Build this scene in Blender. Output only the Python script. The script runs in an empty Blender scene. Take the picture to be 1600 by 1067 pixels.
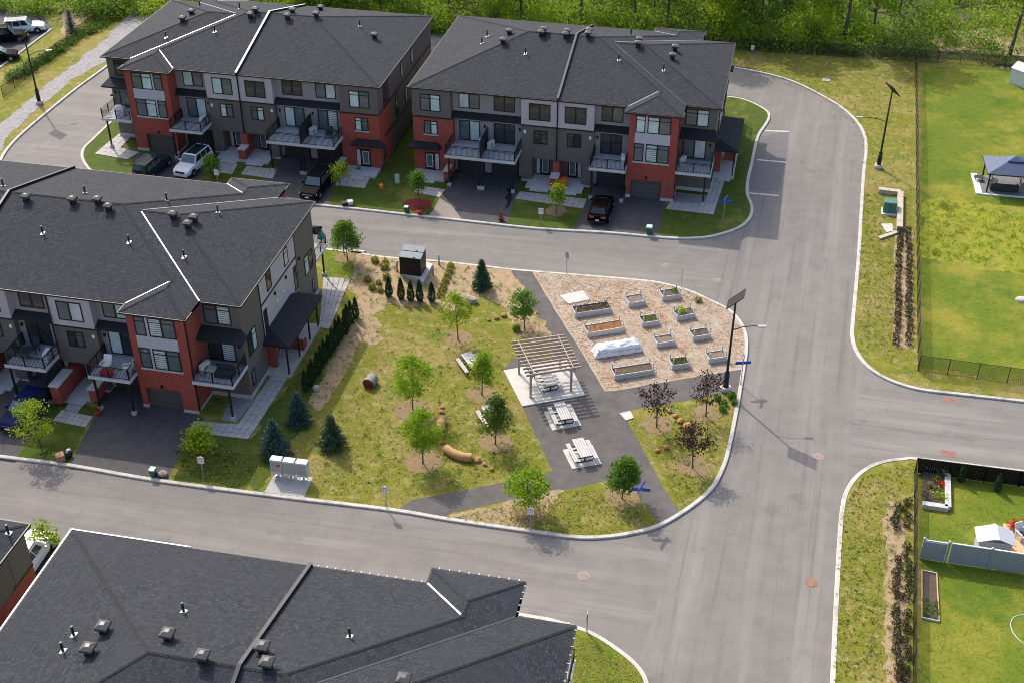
import bpy, bmesh, math, random
from mathutils import Vector, Matrix
from mathutils.geometry import tessellate_polygon
R = random.Random(7)
D = bpy.data
SC = bpy.context.scene
COL = SC.collection
rad = math.radians

# ---------------------------------------------------------------- camera, sky, sun, exposure
CAM_H, PITCH, FOC = 60.0, rad(34.8), 1965.0
cam_d = D.cameras.new('camera'); cam = D.objects.new('camera', cam_d); COL.objects.link(cam)
cam.location = (0, 0, CAM_H); cam.rotation_euler = (math.pi/2 - PITCH, 0, 0)
cam_d.sensor_width = 36; cam_d.lens = 36*FOC/1600; cam_d.clip_end = 3000; cam_d.clip_start = 1
SC.camera = cam
SUN_EL = rad(43); SUN_AZ = rad(119.5)          # azimuth counter-clockwise from +X
W = D.worlds.new('World'); SC.world = W; W.use_nodes = True
wn = W.node_tree
for n in list(wn.nodes): wn.nodes.remove(n)
sky = wn.nodes.new('ShaderNodeTexSky'); sky.sky_type = 'NISHITA'; sky.sun_disc = False
sky.sun_elevation = SUN_EL; sky.sun_rotation = math.pi/2 - SUN_AZ
sky.air_density = 1.0; sky.dust_density = 4.0; sky.ozone_density = 1.0
bg = wn.nodes.new('ShaderNodeBackground'); bg.inputs[1].default_value = 0.15
wo = wn.nodes.new('ShaderNodeOutputWorld')
wn.links.new(sky.outputs[0], bg.inputs[0]); wn.links.new(bg.outputs[0], wo.inputs[0])
sl = D.lights.new('sun', 'SUN'); sl.energy = 2.25; sl.angle = rad(0.53); sl.color = (1.0, 0.93, 0.82)
so = D.objects.new('sun', sl); COL.objects.link(so); so.location = (-30, 60, 80)
sd = Vector((math.cos(SUN_EL)*math.cos(SUN_AZ), math.cos(SUN_EL)*math.sin(SUN_AZ), math.sin(SUN_EL)))
so.rotation_euler = sd.to_track_quat('Z', 'Y').to_euler()
SC.view_settings.view_transform = 'Standard'; SC.view_settings.look = 'None'
SC.view_settings.gamma = 1; SC.view_settings.use_curve_mapping = False
SC.view_settings.exposure = 0.86
SC.render.engine = 'CYCLES'; SC.cycles.max_bounces = 5; SC.cycles.transparent_max_bounces = 6
SC.cycles.use_denoising = True; SC.cycles.filter_width = .95

# ---------------------------------------------------------------- helpers
CS, SN = math.cos(PITCH), math.sin(PITCH)
def at(px, py, z=0.0):
    """survey: photo pixel (1600 wide) -> world point at height z"""
    a = (px-800)/FOC; b = -(py-533.5)/FOC
    d = (a, CS+b*SN, -SN+b*CS)
    t = (z-CAM_H)/d[2]
    return Vector((d[0]*t, d[1]*t, z))

class MB:
    def __init__(s): s.v = []; s.f = []; s.m = []; s.uv = []; s.smooth = []
    def poly(s, pts, m=0, uv=None, sm=False):
        i = len(s.v); s.v += [tuple(p) for p in pts]; s.f.append(tuple(range(i, i+len(pts)))); s.m.append(m)
        s.uv.append(uv); s.smooth.append(sm)
    def mesh(s, vs, fs, m=0, sm=False):
        i = len(s.v); s.v += [tuple(p) for p in vs]
        for f in fs: s.f.append(tuple(i+k for k in f)); s.m.append(m); s.uv.append(None); s.smooth.append(sm)
    def hexa(s, c, m=0):
        s.mesh(c, [(0,3,2,1),(4,5,6,7),(0,1,5,4),(1,2,6,5),(2,3,7,6),(3,0,4,7)], m)
    def box(s, x0, x1, y0, y1, z0, z1, m=0, T=None):
        c = [(x0,y0,z0),(x1,y0,z0),(x1,y1,z0),(x0,y1,z0),(x0,y0,z1),(x1,y0,z1),(x1,y1,z1),(x0,y1,z1)]
        if T: c = [T(*p) for p in c]
        s.hexa(c, m)
    def frust(s, c0, a0, b0, c1, a1, b1, m=0):
        """frustum between two axis-aligned rectangles (centre, half sizes)"""
        c = [(c0[0]+i*a0, c0[1]+j*b0, c0[2]) for i, j in ((-1,-1),(1,-1),(1,1),(-1,1))]
        c += [(c1[0]+i*a1, c1[1]+j*b1, c1[2]) for i, j in ((-1,-1),(1,-1),(1,1),(-1,1))]
        s.hexa(c, m)
    def tube(s, p, q, r0, r1=None, n=8, m=0, cap=True, sm=True):
        r1 = r0 if r1 is None else r1
        p, q = Vector(p), Vector(q); d = (q-p)
        if d.length < 1e-6: return
        d.normalize(); a = d.orthogonal().normalized(); b = d.cross(a)
        vs = []
        for c, r in ((p, r0), (q, r1)):
            for k in range(n):
                t = 2*math.pi*k/n; vs.append(c + (a*math.cos(t)+b*math.sin(t))*r)
        fs = [(k, (k+1) % n, n+(k+1) % n, n+k) for k in range(n)]
        s.mesh(vs, fs, m, sm)
        if cap:
            i = len(s.v)-2*n
            s.f.append(tuple(i+k for k in reversed(range(n)))); s.m.append(m); s.uv.append(None); s.smooth.append(False)
            s.f.append(tuple(i+n+k for k in range(n))); s.m.append(m); s.uv.append(None); s.smooth.append(False)
    def path(s, pts, rs, n=6, m=0):
        for i in range(len(pts)-1): s.tube(pts[i], pts[i+1], rs[i], rs[i+1], n, m, cap=(i in (0, len(pts)-2)))
    def loft(s, pts, rs, n=12, m=0):
        pts = [Vector(p) for p in pts]; vs = []
        for i, p in enumerate(pts):
            d = (pts[min(i+1, len(pts)-1)]-pts[max(i-1, 0)]).normalized(); a = d.cross(Vector((0,0,1))).normalized(); b = a.cross(d)
            vs += [p+(a*math.cos(2*math.pi*k/n)+b*math.sin(2*math.pi*k/n))*rs[i] for k in range(n)]
        s.mesh(vs, [(i*n+k, i*n+(k+1) % n, (i+1)*n+(k+1) % n, (i+1)*n+k) for i in range(len(pts)-1) for k in range(n)], m, True)
    def beam(s, p, q, w, h, m=0):
        p, q = Vector(p), Vector(q); d = (q-p).normalized()
        a = d.cross(Vector((0,0,1)))
        a = Vector((1,0,0)) if a.length < 1e-4 else a.normalized()
        b = a.cross(d)
        c = [o + a*i*w/2 + b*j*h/2 for o in (p, q) for i, j in ((-1,-1),(1,-1),(1,1),(-1,1))]
        s.hexa(c, m)
    def blob(s, c, rx, ry, rz, m=0, seed=0, jit=.15, sub=2, sm=True):
        bm = bmesh.new(); bmesh.ops.create_icosphere(bm, subdivisions=sub, radius=1)
        rr = random.Random(seed)
        vs = []
        for v in bm.verts:
            k = 1+rr.uniform(-jit, jit)
            vs.append((c[0]+v.co.x*rx*k, c[1]+v.co.y*ry*k, c[2]+v.co.z*rz*k))
        s.mesh(vs, [tuple(v.index for v in f.verts) for f in bm.faces], m, sm); bm.free()
    def data(s, name, mats):
        me = D.meshes.new(name); me.from_pydata(s.v, [], s.f)
        for mt in mats: me.materials.append(mt)
        me.polygons.foreach_set('material_index', s.m)
        me.polygons.foreach_set('use_smooth', s.smooth)
        if any(u is not None for u in s.uv):
            ul = me.uv_layers.new(name='UVMap'); k = 0
            for f, u in zip(s.f, s.uv):
                for j in range(len(f)):
                    if u: ul.data[k].uv = u[j]
                    k += 1
        me.update(); return me
    def build(s, name, mats, parent=None, loc=None):
        if not isinstance(mats, (list, tuple)): mats = [mats]
        o = D.objects.new(name, s.data(name, mats)); COL.objects.link(o)
        if parent: o.parent = parent
        if loc is not None: o.location = loc
        return o
def tag(o, label=None, cat=None, group=None, kind=None):
    if label: o['label'] = label
    if cat: o['category'] = cat
    if group: o['group'] = group
    if kind: o['kind'] = kind
    return o
def thing(name, label, cat, loc=(0,0,0), rz=0, group=None):
    o = D.objects.new(name, None); COL.objects.link(o); o.location = loc; o.rotation_euler = (0, 0, rz)
    o.empty_display_size = .3
    return tag(o, label, cat, group)
def inst(me, name, parent=None, loc=(0,0,0), rz=0, sc=1):
    o = D.objects.new(name, me); COL.objects.link(o); o.parent = parent
    o.location = loc; o.rotation_euler = (0, 0, rz)
    o.scale = (sc, sc, sc) if not isinstance(sc, tuple) else sc
    return o
def copy_tree(o, parent=None):
    c = o.copy(); COL.objects.link(c); c.parent = parent
    for ch in list(o.children): copy_tree(ch, c)
    return c

# ---------------------------------------------------------------- materials
def newmat(name):
    m = D.materials.new(name); m.use_nodes = True; nt = m.node_tree
    p = nt.nodes['Principled BSDF']; return m, nt, p
def N(nt, t, **kw):
    n = nt.nodes.new(t)
    for k, v in kw.items():
        if k in n.inputs: n.inputs[k].default_value = v
        else: setattr(n, k, v)
    return n
def rgba(c): return (c[0], c[1], c[2], 1)
def noise_fac(nt, scale, detail=4, coord='Object', stretch=None, rot=0, lo=.35, hi=.65):
    tc = N(nt, 'ShaderNodeTexCoord'); src = tc.outputs[coord]
    if stretch:
        if rot:
            m0 = N(nt, 'ShaderNodeMapping'); m0.inputs['Rotation'].default_value = (0, 0, rot); nt.links.new(src, m0.inputs['Vector']); src = m0.outputs[0]
        mp = N(nt, 'ShaderNodeMapping'); mp.inputs['Scale'].default_value = stretch
        nt.links.new(src, mp.inputs['Vector']); src = mp.outputs[0]
    nz = N(nt, 'ShaderNodeTexNoise'); nz.inputs['Scale'].default_value = scale; nz.inputs['Detail'].default_value = detail
    nz.inputs['Roughness'].default_value = .65
    nt.links.new(src, nz.inputs['Vector'])
    mr = N(nt, 'ShaderNodeMapRange'); mr.inputs[1].default_value = lo; mr.inputs[2].default_value = hi
    nt.links.new(nz.outputs[0], mr.inputs[0]); return mr.outputs[0], nz.outputs[0]
def mixc(nt, fac, a, b):
    mx = N(nt, 'ShaderNodeMix', data_type='RGBA')
    if isinstance(fac, float): mx.inputs[0].default_value = fac
    else: nt.links.new(fac, mx.inputs[0])
    for s, i in ((a, 6), (b, 7)):
        if isinstance(s, tuple): mx.inputs[i].default_value = rgba(s)
        else: nt.links.new(s, mx.inputs[i])
    return mx.outputs[2]
def bump(nt, p, h, strength=.4, dist=.02):
    b = N(nt, 'ShaderNodeBump'); b.inputs['Strength'].default_value = strength; b.inputs['Distance'].default_value = dist
    nt.links.new(h, b.inputs['Height']); nt.links.new(b.outputs[0], p.inputs['Normal'])
def mat(name, c, c2=None, scale=3, rough=.8, metal=0, spec=.3, bs=0, bd=.02, detail=4, layers=(), coord='Object', lo=.35, hi=.65):
    """noise-mixed principled; layers = extra (colour, scale, lo, hi, amount, stretch, rot)"""
    m, nt, p = newmat(name)
    p.inputs['Roughness'].default_value = rough; p.inputs['Metallic'].default_value = metal
    p.inputs['Specular IOR Level'].default_value = spec
    col = c
    if c2 is not None:
        f, raw = noise_fac(nt, scale, detail, coord, lo=lo, hi=hi); col = mixc(nt, f, c, c2)
        if bs: bump(nt, p, raw, bs, bd)
    for L in layers:
        lc, ls, l0, l1, am = L[:5]; st = L[5] if len(L) > 5 else None; ro = L[6] if len(L) > 6 else 0
        f, _ = noise_fac(nt, ls, 5, coord, st, ro, l0, l1)
        mu = N(nt, 'ShaderNodeMath', operation='MULTIPLY'); nt.links.new(f, mu.inputs[0]); mu.inputs[1].default_value = am
        mu.use_clamp = True
        col = mixc(nt, mu.outputs[0], col, lc)
    if isinstance(col, tuple): p.inputs['Base Color'].default_value = rgba(col)
    else: nt.links.new(col, p.inputs['Base Color'])
    return m
def leafmat(name, c, c2, c3=None, trans=.3):
    m, nt, p = newmat(name)
    g = N(nt, 'ShaderNodeNewGeometry')
    col = mixc(nt, g.outputs['Random Per Island'], c, c2)
    f, _ = noise_fac(nt, .9, 3)
    if c3: col = mixc(nt, f, col, c3)
    nt.links.new(col, p.inputs['Base Color']); p.inputs['Roughness'].default_value = .6
    p.inputs['Specular IOR Level'].default_value = .2
    tr = N(nt, 'ShaderNodeBsdfTranslucent'); nt.links.new(col, tr.inputs[0])
    mx = N(nt, 'ShaderNodeMixShader'); mx.inputs[0].default_value = trans
    nt.links.new(p.outputs[0], mx.inputs[1]); nt.links.new(tr.outputs[0], mx.inputs[2])
    nt.links.new(mx.outputs[0], nt.nodes['Material Output'].inputs[0])
    return m
def shingle(name, c, c2):
    m, nt, p = newmat(name)
    uv = N(nt, 'ShaderNodeUVMap'); uv.uv_map = 'UVMap'
    b = N(nt, 'ShaderNodeTexBrick'); b.offset = .37; b.inputs['Scale'].default_value = 1
    b.inputs['Color1'].default_value = rgba(c); b.inputs['Color2'].default_value = rgba(c2)
    b.inputs['Mortar'].default_value = rgba(tuple(x*.45 for x in c)); b.inputs['Mortar Size'].default_value = .012
    b.inputs['Brick Width'].default_value = .26; b.inputs['Row Height'].default_value = .19; b.inputs['Bias'].default_value = -.1
    b.inputs['Mortar Smooth'].default_value = .3
    nt.links.new(uv.outputs[0], b.inputs['Vector'])
    f, _ = noise_fac(nt, .35, 5, lo=.3, hi=.7)
    col = mixc(nt, f, b.outputs[0], tuple(x*1.5 for x in c))
    mxf, raw = noise_fac(nt, 8, 3, lo=.42, hi=.60)
    mm = N(nt, 'ShaderNodeMath', operation='MULTIPLY'); nt.links.new(mxf, mm.inputs[0]); mm.inputs[1].default_value = .62
    col = mixc(nt, mm.outputs[0], col, tuple(x*.35 for x in c2))
    st, _ = noise_fac(nt, .5, 4, 'UV', (3.0, .25, 1), 0, .55, .8)
    m3 = N(nt, 'ShaderNodeMath', operation='MULTIPLY'); nt.links.new(st, m3.inputs[0]); m3.inputs[1].default_value = .25
    col = mixc(nt, m3.outputs[0], col, (.085, .085, .09))
    nt.links.new(col, p.inputs['Base Color']); p.inputs['Roughness'].default_value = .9; p.inputs['Specular IOR Level'].default_value = .2
    sub = N(nt, 'ShaderNodeMath', operation='SUBTRACT'); sub.inputs[0].default_value = 1; nt.links.new(b.outputs['Fac'], sub.inputs[1])
    ad = N(nt, 'ShaderNodeMath', operation='ADD'); nt.links.new(sub.outputs[0], ad.inputs[0]); nt.links.new(raw, ad.inputs[1])
    bump(nt, p, ad.outputs[0], .7, .03)
    return m
def brickmat(name, c, c2, mortar):
    m, nt, p = newmat(name)
    tc = N(nt, 'ShaderNodeTexCoord'); sx = N(nt, 'ShaderNodeSeparateXYZ'); cx = N(nt, 'ShaderNodeCombineXYZ')
    nt.links.new(tc.outputs['Object'], sx.inputs[0])
    ad = N(nt, 'ShaderNodeMath', operation='ADD'); nt.links.new(sx.outputs[0], ad.inputs[0]); nt.links.new(sx.outputs[1], ad.inputs[1])
    nt.links.new(ad.outputs[0], cx.inputs[0]); nt.links.new(sx.outputs[2], cx.inputs[1])
    b = N(nt, 'ShaderNodeTexBrick'); b.inputs['Scale'].default_value = 1
    b.inputs['Color1'].default_value = rgba(c); b.inputs['Color2'].default_value = rgba(c2); b.inputs['Mortar'].default_value = rgba(mortar)
    b.inputs['Brick Width'].default_value = .22; b.inputs['Row Height'].default_value = .075; b.inputs['Mortar Size'].default_value = .007
    nt.links.new(cx.outputs[0], b.inputs['Vector'])
    f, _ = noise_fac(nt, 1.3, 5)
    mu = N(nt, 'ShaderNodeMath', operation='MULTIPLY'); nt.links.new(f, mu.inputs[0]); mu.inputs[1].default_value = .45
    col = mixc(nt, mu.outputs[0], b.outputs[0], tuple(x*.6 for x in c))
    nt.links.new(col, p.inputs['Base Color']); p.inputs['Roughness'].default_value = .85
    bump(nt, p, b.outputs['Fac'], -.3, .01)
    return m
def sidingmat(name, c, pitch=.17):
    m, nt, p = newmat(name)
    tc = N(nt, 'ShaderNodeTexCoord'); sx = N(nt, 'ShaderNodeSeparateXYZ'); nt.links.new(tc.outputs['Object'], sx.inputs[0])
    d = N(nt, 'ShaderNodeMath', operation='DIVIDE'); nt.links.new(sx.outputs[2], d.inputs[0]); d.inputs[1].default_value = pitch
    fr = N(nt, 'ShaderNodeMath', operation='FRACT'); nt.links.new(d.outputs[0], fr.inputs[0])
    bump(nt, p, fr.outputs[0], .35, .02)
    f, _ = noise_fac(nt, .8, 4, stretch=(1, 1, .3))
    nt.links.new(mixc(nt, f, c, tuple(x*1.16 for x in c)), p.inputs['Base Color']); p.inputs['Roughness'].default_value = .6
    return m
def glass(name, c, stripes=False, rough=.06):
    m, nt, p = newmat(name)
    f, _ = noise_fac(nt, .7, 2); col = mixc(nt, f, c, tuple(x*.75 for x in c))
    if stripes:
        tc = N(nt, 'ShaderNodeTexCoord'); sx = N(nt, 'ShaderNodeSeparateXYZ'); nt.links.new(tc.outputs['Object'], sx.inputs[0])
        d = N(nt, 'ShaderNodeMath', operation='DIVIDE'); nt.links.new(sx.outputs[2], d.inputs[0]); d.inputs[1].default_value = .2
        fr = N(nt, 'ShaderNodeMath', operation='FRACT'); nt.links.new(d.outputs[0], fr.inputs[0])
        gt = N(nt, 'ShaderNodeMath', operation='GREATER_THAN'); nt.links.new(fr.outputs[0], gt.inputs[0]); gt.inputs[1].default_value = .62
        col = mixc(nt, gt.outputs[0], col, tuple(x*.3 for x in c))
    nt.links.new(col, p.inputs['Base Color']); p.inputs['Roughness'].default_value = rough; p.inputs['Specular IOR Level'].default_value = .6
    return m

M = {}
M['road'] = mat('asphalt road', (.158,.147,.136), (.190,.177,.165), .6, .88, bs=.25, bd=.006, detail=8,
    layers=((( .15,.142,.138), .10, .5, .75, .55), ((.26,.245,.228), .35, .50, .70, .6, (.12, 1.6, 1), rad(12)), ((.125,.117,.11), .8, .54, .66, .5, (.05, 2.2, 1), rad(12)), ((.11,.103,.098), .28, .60, .70, .5), ((.30,.285,.265), 9, .56, .75, .4), ((.11,.1,.095), 13, .58, .72, .4)))
M['road_side'] = mat('asphalt street', (.156,.145,.134), (.187,.174,.162), .6, .88, bs=.25, bd=.006, detail=8,
    layers=(((.25,.235,.22), .35, .48, .7, .6, (1.6, .08, 1), rad(15)), ((.118,.11,.104), .8, .53, .66, .55, (2.4, .045, 1), rad(15)), ((.11,.103,.098), .28, .60, .70, .5), ((.30,.285,.265), 9, .56, .75, .4), ((.11,.1,.095), 13, .58, .72, .4)))
M['drive'] = mat('dark driveway asphalt', (.058,.054,.058), (.078,.073,.076), 1.5, .85, bs=.3, bd=.006, detail=8,
    layers=(((.10,.095,.1), .5, .5, .75, .6), ((.04,.038,.04), .9, .55, .7, .5, (2, .3, 1), rad(12))))
M['path'] = mat('park path asphalt', (.082,.074,.072), (.105,.096,.092), 1.2, .88, bs=.3, bd=.006, detail=8,
    layers=(((.155,.145,.138), .4, .5, .75, .6), ((.08,.075,.073), 1.1, .55, .7, .4)))
M['conc'] = mat('concrete', (.44,.42,.39), (.53,.51,.475), 2, .85, bs=.2, bd=.006, layers=(((.36,.34,.31), 1.2, .55, .75, .5),))
M['apron'] = mat('tan concrete apron', (.24,.205,.175), (.29,.25,.215), 2, .88)
M['kerb'] = mat('kerb concrete', (.42,.40,.365), (.50,.48,.44), 1.6, .85, layers=(((.24,.225,.2), .9, .53, .68, .7), ((.2,.19,.17), 3, .60, .70, .6)))
M['paver'] = mat('paver concrete', (.34,.328,.318), (.42,.405,.39), 3, .85, layers=(((.2,.19,.185), .8, .5, .72, .5),))
M['found'] = mat('foundation concrete', (.42,.42,.43), (.5,.5,.5), 2, .85)
M['lawn'] = mat('olive lawn', (.180,.172,.022), (.130,.150,.015), 1.6, .9, detail=8, bs=.9, bd=.08, spec=.1,
    layers=(((.29,.215,.085), .16, .48, .64, .75), ((.085,.14,.02), .35, .55, .68, .75), ((.36,.28,.14), 1.1, .52, .66, .6), ((.075,.125,.02), 1.3, .60, .72, .8), ((.075,.08,.018), 6, .50, .66, .55), ((.30,.27,.10), 3.2, .54, .68, .55), ((.10,.11,.026), 4, .58, .72, .5)))
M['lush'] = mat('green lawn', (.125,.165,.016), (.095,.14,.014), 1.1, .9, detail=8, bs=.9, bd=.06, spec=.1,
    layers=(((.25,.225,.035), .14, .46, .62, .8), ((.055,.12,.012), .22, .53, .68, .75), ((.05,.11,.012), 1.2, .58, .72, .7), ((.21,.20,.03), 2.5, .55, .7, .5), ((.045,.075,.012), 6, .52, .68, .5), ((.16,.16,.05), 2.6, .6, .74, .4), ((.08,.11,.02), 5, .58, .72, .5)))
M['turf'] = mat('deep green turf', (.078,.105,.018), (.052,.08,.013), 1.4, .9, detail=8, bs=.9, bd=.06, spec=.1,
    layers=(((.20,.18,.04), .22, .54, .70, .7), ((.04,.075,.01), .9, .56, .7, .6), ((.24,.19,.09), .5, .62, .74, .5)))  # grass with a greener, darker colour of its own than the olive lawn
M['meadow'] = mat('rough meadow grass', (.26,.25,.03), (.18,.215,.022), .8, .9, detail=9, bs=1, bd=.15, spec=.1,
    layers=(((.26,.22,.05), .3, .5, .68, .7), ((.05,.09,.02), .9, .56, .7, .6)))
M['dirt'] = mat('bare soil and wood chip bed', (.36,.265,.165), (.27,.19,.11), 2, .95, detail=9, bs=.8, bd=.05,
    layers=(((.16,.16,.045), .7, .53, .66, .75), ((.44,.35,.24), 4, .55, .7, .5), ((.11,.08,.05), 6, .6, .72, .5)))
M['mulch'] = mat('wood chip mulch', (.31,.245,.185), (.41,.345,.275), 3, .95, detail=9, bs=.8, bd=.04,
    layers=(((.30,.165,.085), .45, .5, .66, .75), ((.48,.43,.36), .3, .52, .7, .6), ((.18,.105,.065), 9, .58, .72, .5)))
M['ring'] = mat('tree ring mulch', (.25,.16,.105), (.18,.145,.05), 4, .95, detail=8, bs=.8, bd=.04, layers=(((.40,.30,.23), 6, .55, .7, .5),))
M['redmulch'] = mat('red mulch', (.20,.03,.025), (.14,.022,.018), 5, .95, detail=8, bs=.6)
M['gravel'] = mat('grey gravel', (.30,.285,.29), (.20,.19,.195), 2.2, .9, detail=9, bs=1, bd=.08, layers=(((.42,.40,.40), 6, .55, .68, .7), ((.10,.095,.1), 5, .57, .68, .6)))
M['forestfloor'] = mat('forest floor', (.10,.095,.035), (.055,.07,.018), .25, .95, detail=8, bs=1, bd=.15, layers=(((.07,.09,.02), .6, .5, .66, .8),((.24,.18,.11), .5, .6, .75, .6)))
M['soil'] = mat('garden soil', (.075,.055,.042), (.12,.09,.065), 6, .95, detail=8, bs=.8, bd=.05)
M['drysoil'] = mat('dry brown soil', (.15,.115,.085), (.21,.165,.125), 6, .95, detail=8, bs=.8, bd=.05)
M['orangesoil'] = mat('orange wood chip soil', (.27,.115,.04), (.16,.08,.035), 5, .95, detail=8, bs=.8, bd=.04)
M['shingle'] = shingle('roof shingles', (.025,.027,.033), (.068,.074,.089))
M['cap'] = mat('ridge shingle', (.024,.026,.030), (.046,.049,.056), 9, .9, spec=.15)
M['black'] = mat('black metal', (.012,.012,.014), (.02,.02,.022), 3, .45)
M['blackboard'] = mat('black fence board', (.006,.006,.007), (.011,.011,.012), 3, .8, spec=.1)
M['pent'] = mat('black pent shingles', (.016,.016,.02), (.025,.025,.029), 4, .85, bs=.4)
M['flash'] = mat('valley flashing', (.62,.62,.63), (.72,.72,.73), 3, .35, metal=.35)
M['whitetrim'] = mat('white metal trim', (.78,.78,.78), (.7,.7,.7), 4, .4)
M['brick'] = brickmat('red brick', (.40,.066,.043), (.29,.046,.031), (.28,.13,.10))
M['charcoal'] = sidingmat('charcoal siding', (.120,.106,.097))
M['grey'] = sidingmat('pale grey siding', (.43,.40,.415))
M['midgrey'] = sidingmat('mid grey siding', (.27,.25,.258))
M['panel'] = mat('pale panel', (.47,.47,.52), (.43,.43,.48), 2, .5)
M['frame'] = mat('black window frame', (.010,.011,.013), (.016,.017,.019), 3, .4)
M['gdark'] = glass('dark glass', (.035,.042,.046))
M['gmid'] = glass('grey glass', (.12,.145,.155))
M['glight'] = glass('glass with pale blind', (.55,.70,.69), rough=.12)
M['gwhite'] = glass('glass with white curtain', (.55,.58,.59), rough=.12)
M['gblind'] = glass('glass with zebra blind', (.62,.72,.72), True, .12)
M['garage'] = mat('garage door', (.085,.08,.074), (.1,.094,.087), 2, .55)
M['gardark'] = mat('dark garage door', (.035,.034,.037), (.045,.044,.046), 2, .55)
M['white'] = mat('white paint', (.72,.72,.70), (.64,.64,.62), 3, .55)
M['deck'] = mat('grey deck', (.36,.37,.40), (.42,.43,.46), 3, .6)
M['slabedge'] = mat('pale balcony edge', (.50,.50,.50), (.58,.58,.58), 3, .6)
M['wood'] = mat('weathered timber', (.33,.265,.215), (.43,.355,.295), 5, .85, layers=(((.17,.125,.1), 9, .55, .7, .5),))
M['greywood'] = mat('grey weathered board', (.44,.425,.41), (.56,.54,.52), 6, .85, layers=(((.27,.25,.235), 4, .58, .72, .5),))
M['table'] = mat('pale picnic table board', (.42,.405,.395), (.50,.485,.47), 6, .7, layers=(((.44,.42,.41), 7, .58, .72, .4),))
M['bark'] = mat('grey brown bark', (.085,.062,.05), (.13,.1,.082), 8, .95, bs=.6)
M['log'] = mat('tan log', (.46,.30,.13), (.36,.225,.09), 3, .8, layers=(((.25,.15,.06), 5, .57, .7, .5),))
M['logend'] = mat('dark log end', (.15,.085,.05), (.22,.13,.075), 6, .9)
M['redend'] = mat('red log end', (.18,.03,.02), (.12,.02,.015), 4, .6)
M['greybark'] = mat('silver bark', (.33,.3,.28), (.2,.175,.16), 6, .9, bs=.8)
M['stone'] = mat('pinkish boulder', (.38,.30,.255), (.27,.21,.18), 2.4, .9, bs=.7, bd=.05, detail=8, layers=(((.5,.43,.38), 5, .55, .7, .5),))
M['ochre'] = mat('ochre rock', (.44,.23,.075), (.31,.15,.05), 3, .9, bs=.6, bd=.04, detail=8)
M['blockstone'] = mat('pale block stone', (.48,.42,.36), (.38,.33,.28), 2, .9, bs=.5)
M['plastic'] = mat('white plastic sheet', (.72,.72,.75), (.62,.62,.67), 2, .35, bs=.4, bd=.06)
M['green'] = mat('green bin plastic', (.02,.13,.06), (.015,.10,.045), 4, .5)
M['binlid'] = mat('pale green lid', (.42,.62,.50), (.5,.68,.56), 4, .5)
M['utilgreen'] = mat('transformer green', (.06,.16,.125), (.075,.19,.15), 3, .5)
M['galv'] = mat('galvanised steel', (.36,.37,.38), (.45,.46,.47), 6, .45, metal=.5)
M['mailbox'] = mat('mailbox grey', (.50,.52,.51), (.56,.58,.57), 3, .5)
M['mailface'] = mat('mailbox door grey', (.30,.32,.32), (.36,.38,.38), 3, .5)
M['red'] = mat('red paint', (.5,.03,.03), (.42,.02,.02), 4, .5)
M['orange'] = mat('orange plastic', (.75,.19,.01), (.62,.15,.01), 4, .45)
M['signblue'] = mat('blue street sign', (.012,.08,.42), (.012,.07,.36), 5, .4)
M['signwhite'] = mat('white sign face', (.72,.73,.75), (.65,.66,.68), 5, .4)
M['rust'] = mat('rusted iron', (.30,.145,.09), (.20,.10,.065), 6, .85, bs=.5)
M['iron'] = mat('worn iron cover', (.31,.245,.215), (.24,.19,.17), 6, .8, bs=.5)
M['basin'] = mat('weathered pink grating', (.28,.17,.15), (.20,.12,.105), 5, .8)
M['solar'] = mat('solar panel', (.018,.019,.022), (.026,.027,.031), 3, .6, spec=.15)
M['joint'] = mat('sealed joint', (.142,.131,.121), (.178,.165,.152), 2, .9)
M['stain'] = mat('wet oil stain', (.012,.011,.012), (.018,.017,.018), 2, .5)
M['paintline'] = mat('worn road line', (.62,.62,.60), (.36,.35,.34), 4, .8)
M['bin'] = mat('black waste box', (.006,.008,.009), (.010,.012,.013), 3, .5)
M['binroof'] = mat('slate blue lid', (.105,.14,.165), (.13,.165,.19), 3, .5)
M['tyre'] = mat('tyre rubber', (.012,.012,.012), (.018,.018,.018), 6, .9)
M['rim'] = mat('alloy rim', (.4,.4,.41), (.48,.48,.49), 5, .35, metal=.7)
M['cblack'] = mat('black car paint', (.006,.006,.008), (.009,.009,.011), 1, .55, spec=.02)
M['cblue'] = mat('deep blue car paint', (.006,.01,.06), (.008,.014,.08), 1, .45, spec=.06)
M['cwhite'] = mat('white car paint', (.66,.70,.71), (.7,.73,.74), 1, .22, spec=.5)
M['cplum'] = mat('dark plum car paint', (.006,.0042,.0045), (.008,.005,.0055), 1, .55, spec=.02)
M['cgreen'] = mat('dark green car paint', (.010,.024,.026), (.013,.03,.032), 1, .5, spec=.04)
M['carglass'] = glass('car glass', (.02,.03,.038), rough=.04)
M['screen'] = glass('windscreen', (.10,.15,.18), rough=.05)
M['light'] = mat('headlight', (.6,.62,.64), (.5,.52,.54), 8, .2, spec=.6)
M['tail'] = mat('tail light', (.32,.02,.02), (.25,.015,.015), 8, .25, spec=.6)
M['gazebo'] = mat('blue grey metal roof', (.062,.085,.145), (.078,.103,.17), 2, .45)
M['patio'] = mat('dark patio slab', (.13,.13,.135), (.17,.17,.175), 2, .8)
M['shed'] = mat('pale plastic shed', (.56,.57,.55), (.62,.63,.61), 2, .6)
M['vinyl'] = mat('grey vinyl fence', (.25,.262,.285), (.285,.298,.32), 1.5, .5)
M['vinylcap'] = mat('pale vinyl cap', (.58,.59,.60), (.63,.64,.65), 2, .5)
M['playgrey'] = mat('lilac grey plastic', (.40,.40,.45), (.45,.45,.5), 2, .5)
M['tandeck'] = mat('tan cedar deck', (.62,.40,.24), (.54,.33,.19), 5, .75)
M['teal'] = mat('teal fabric', (.10,.36,.35), (.03,.13,.14), 3, .8)
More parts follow.
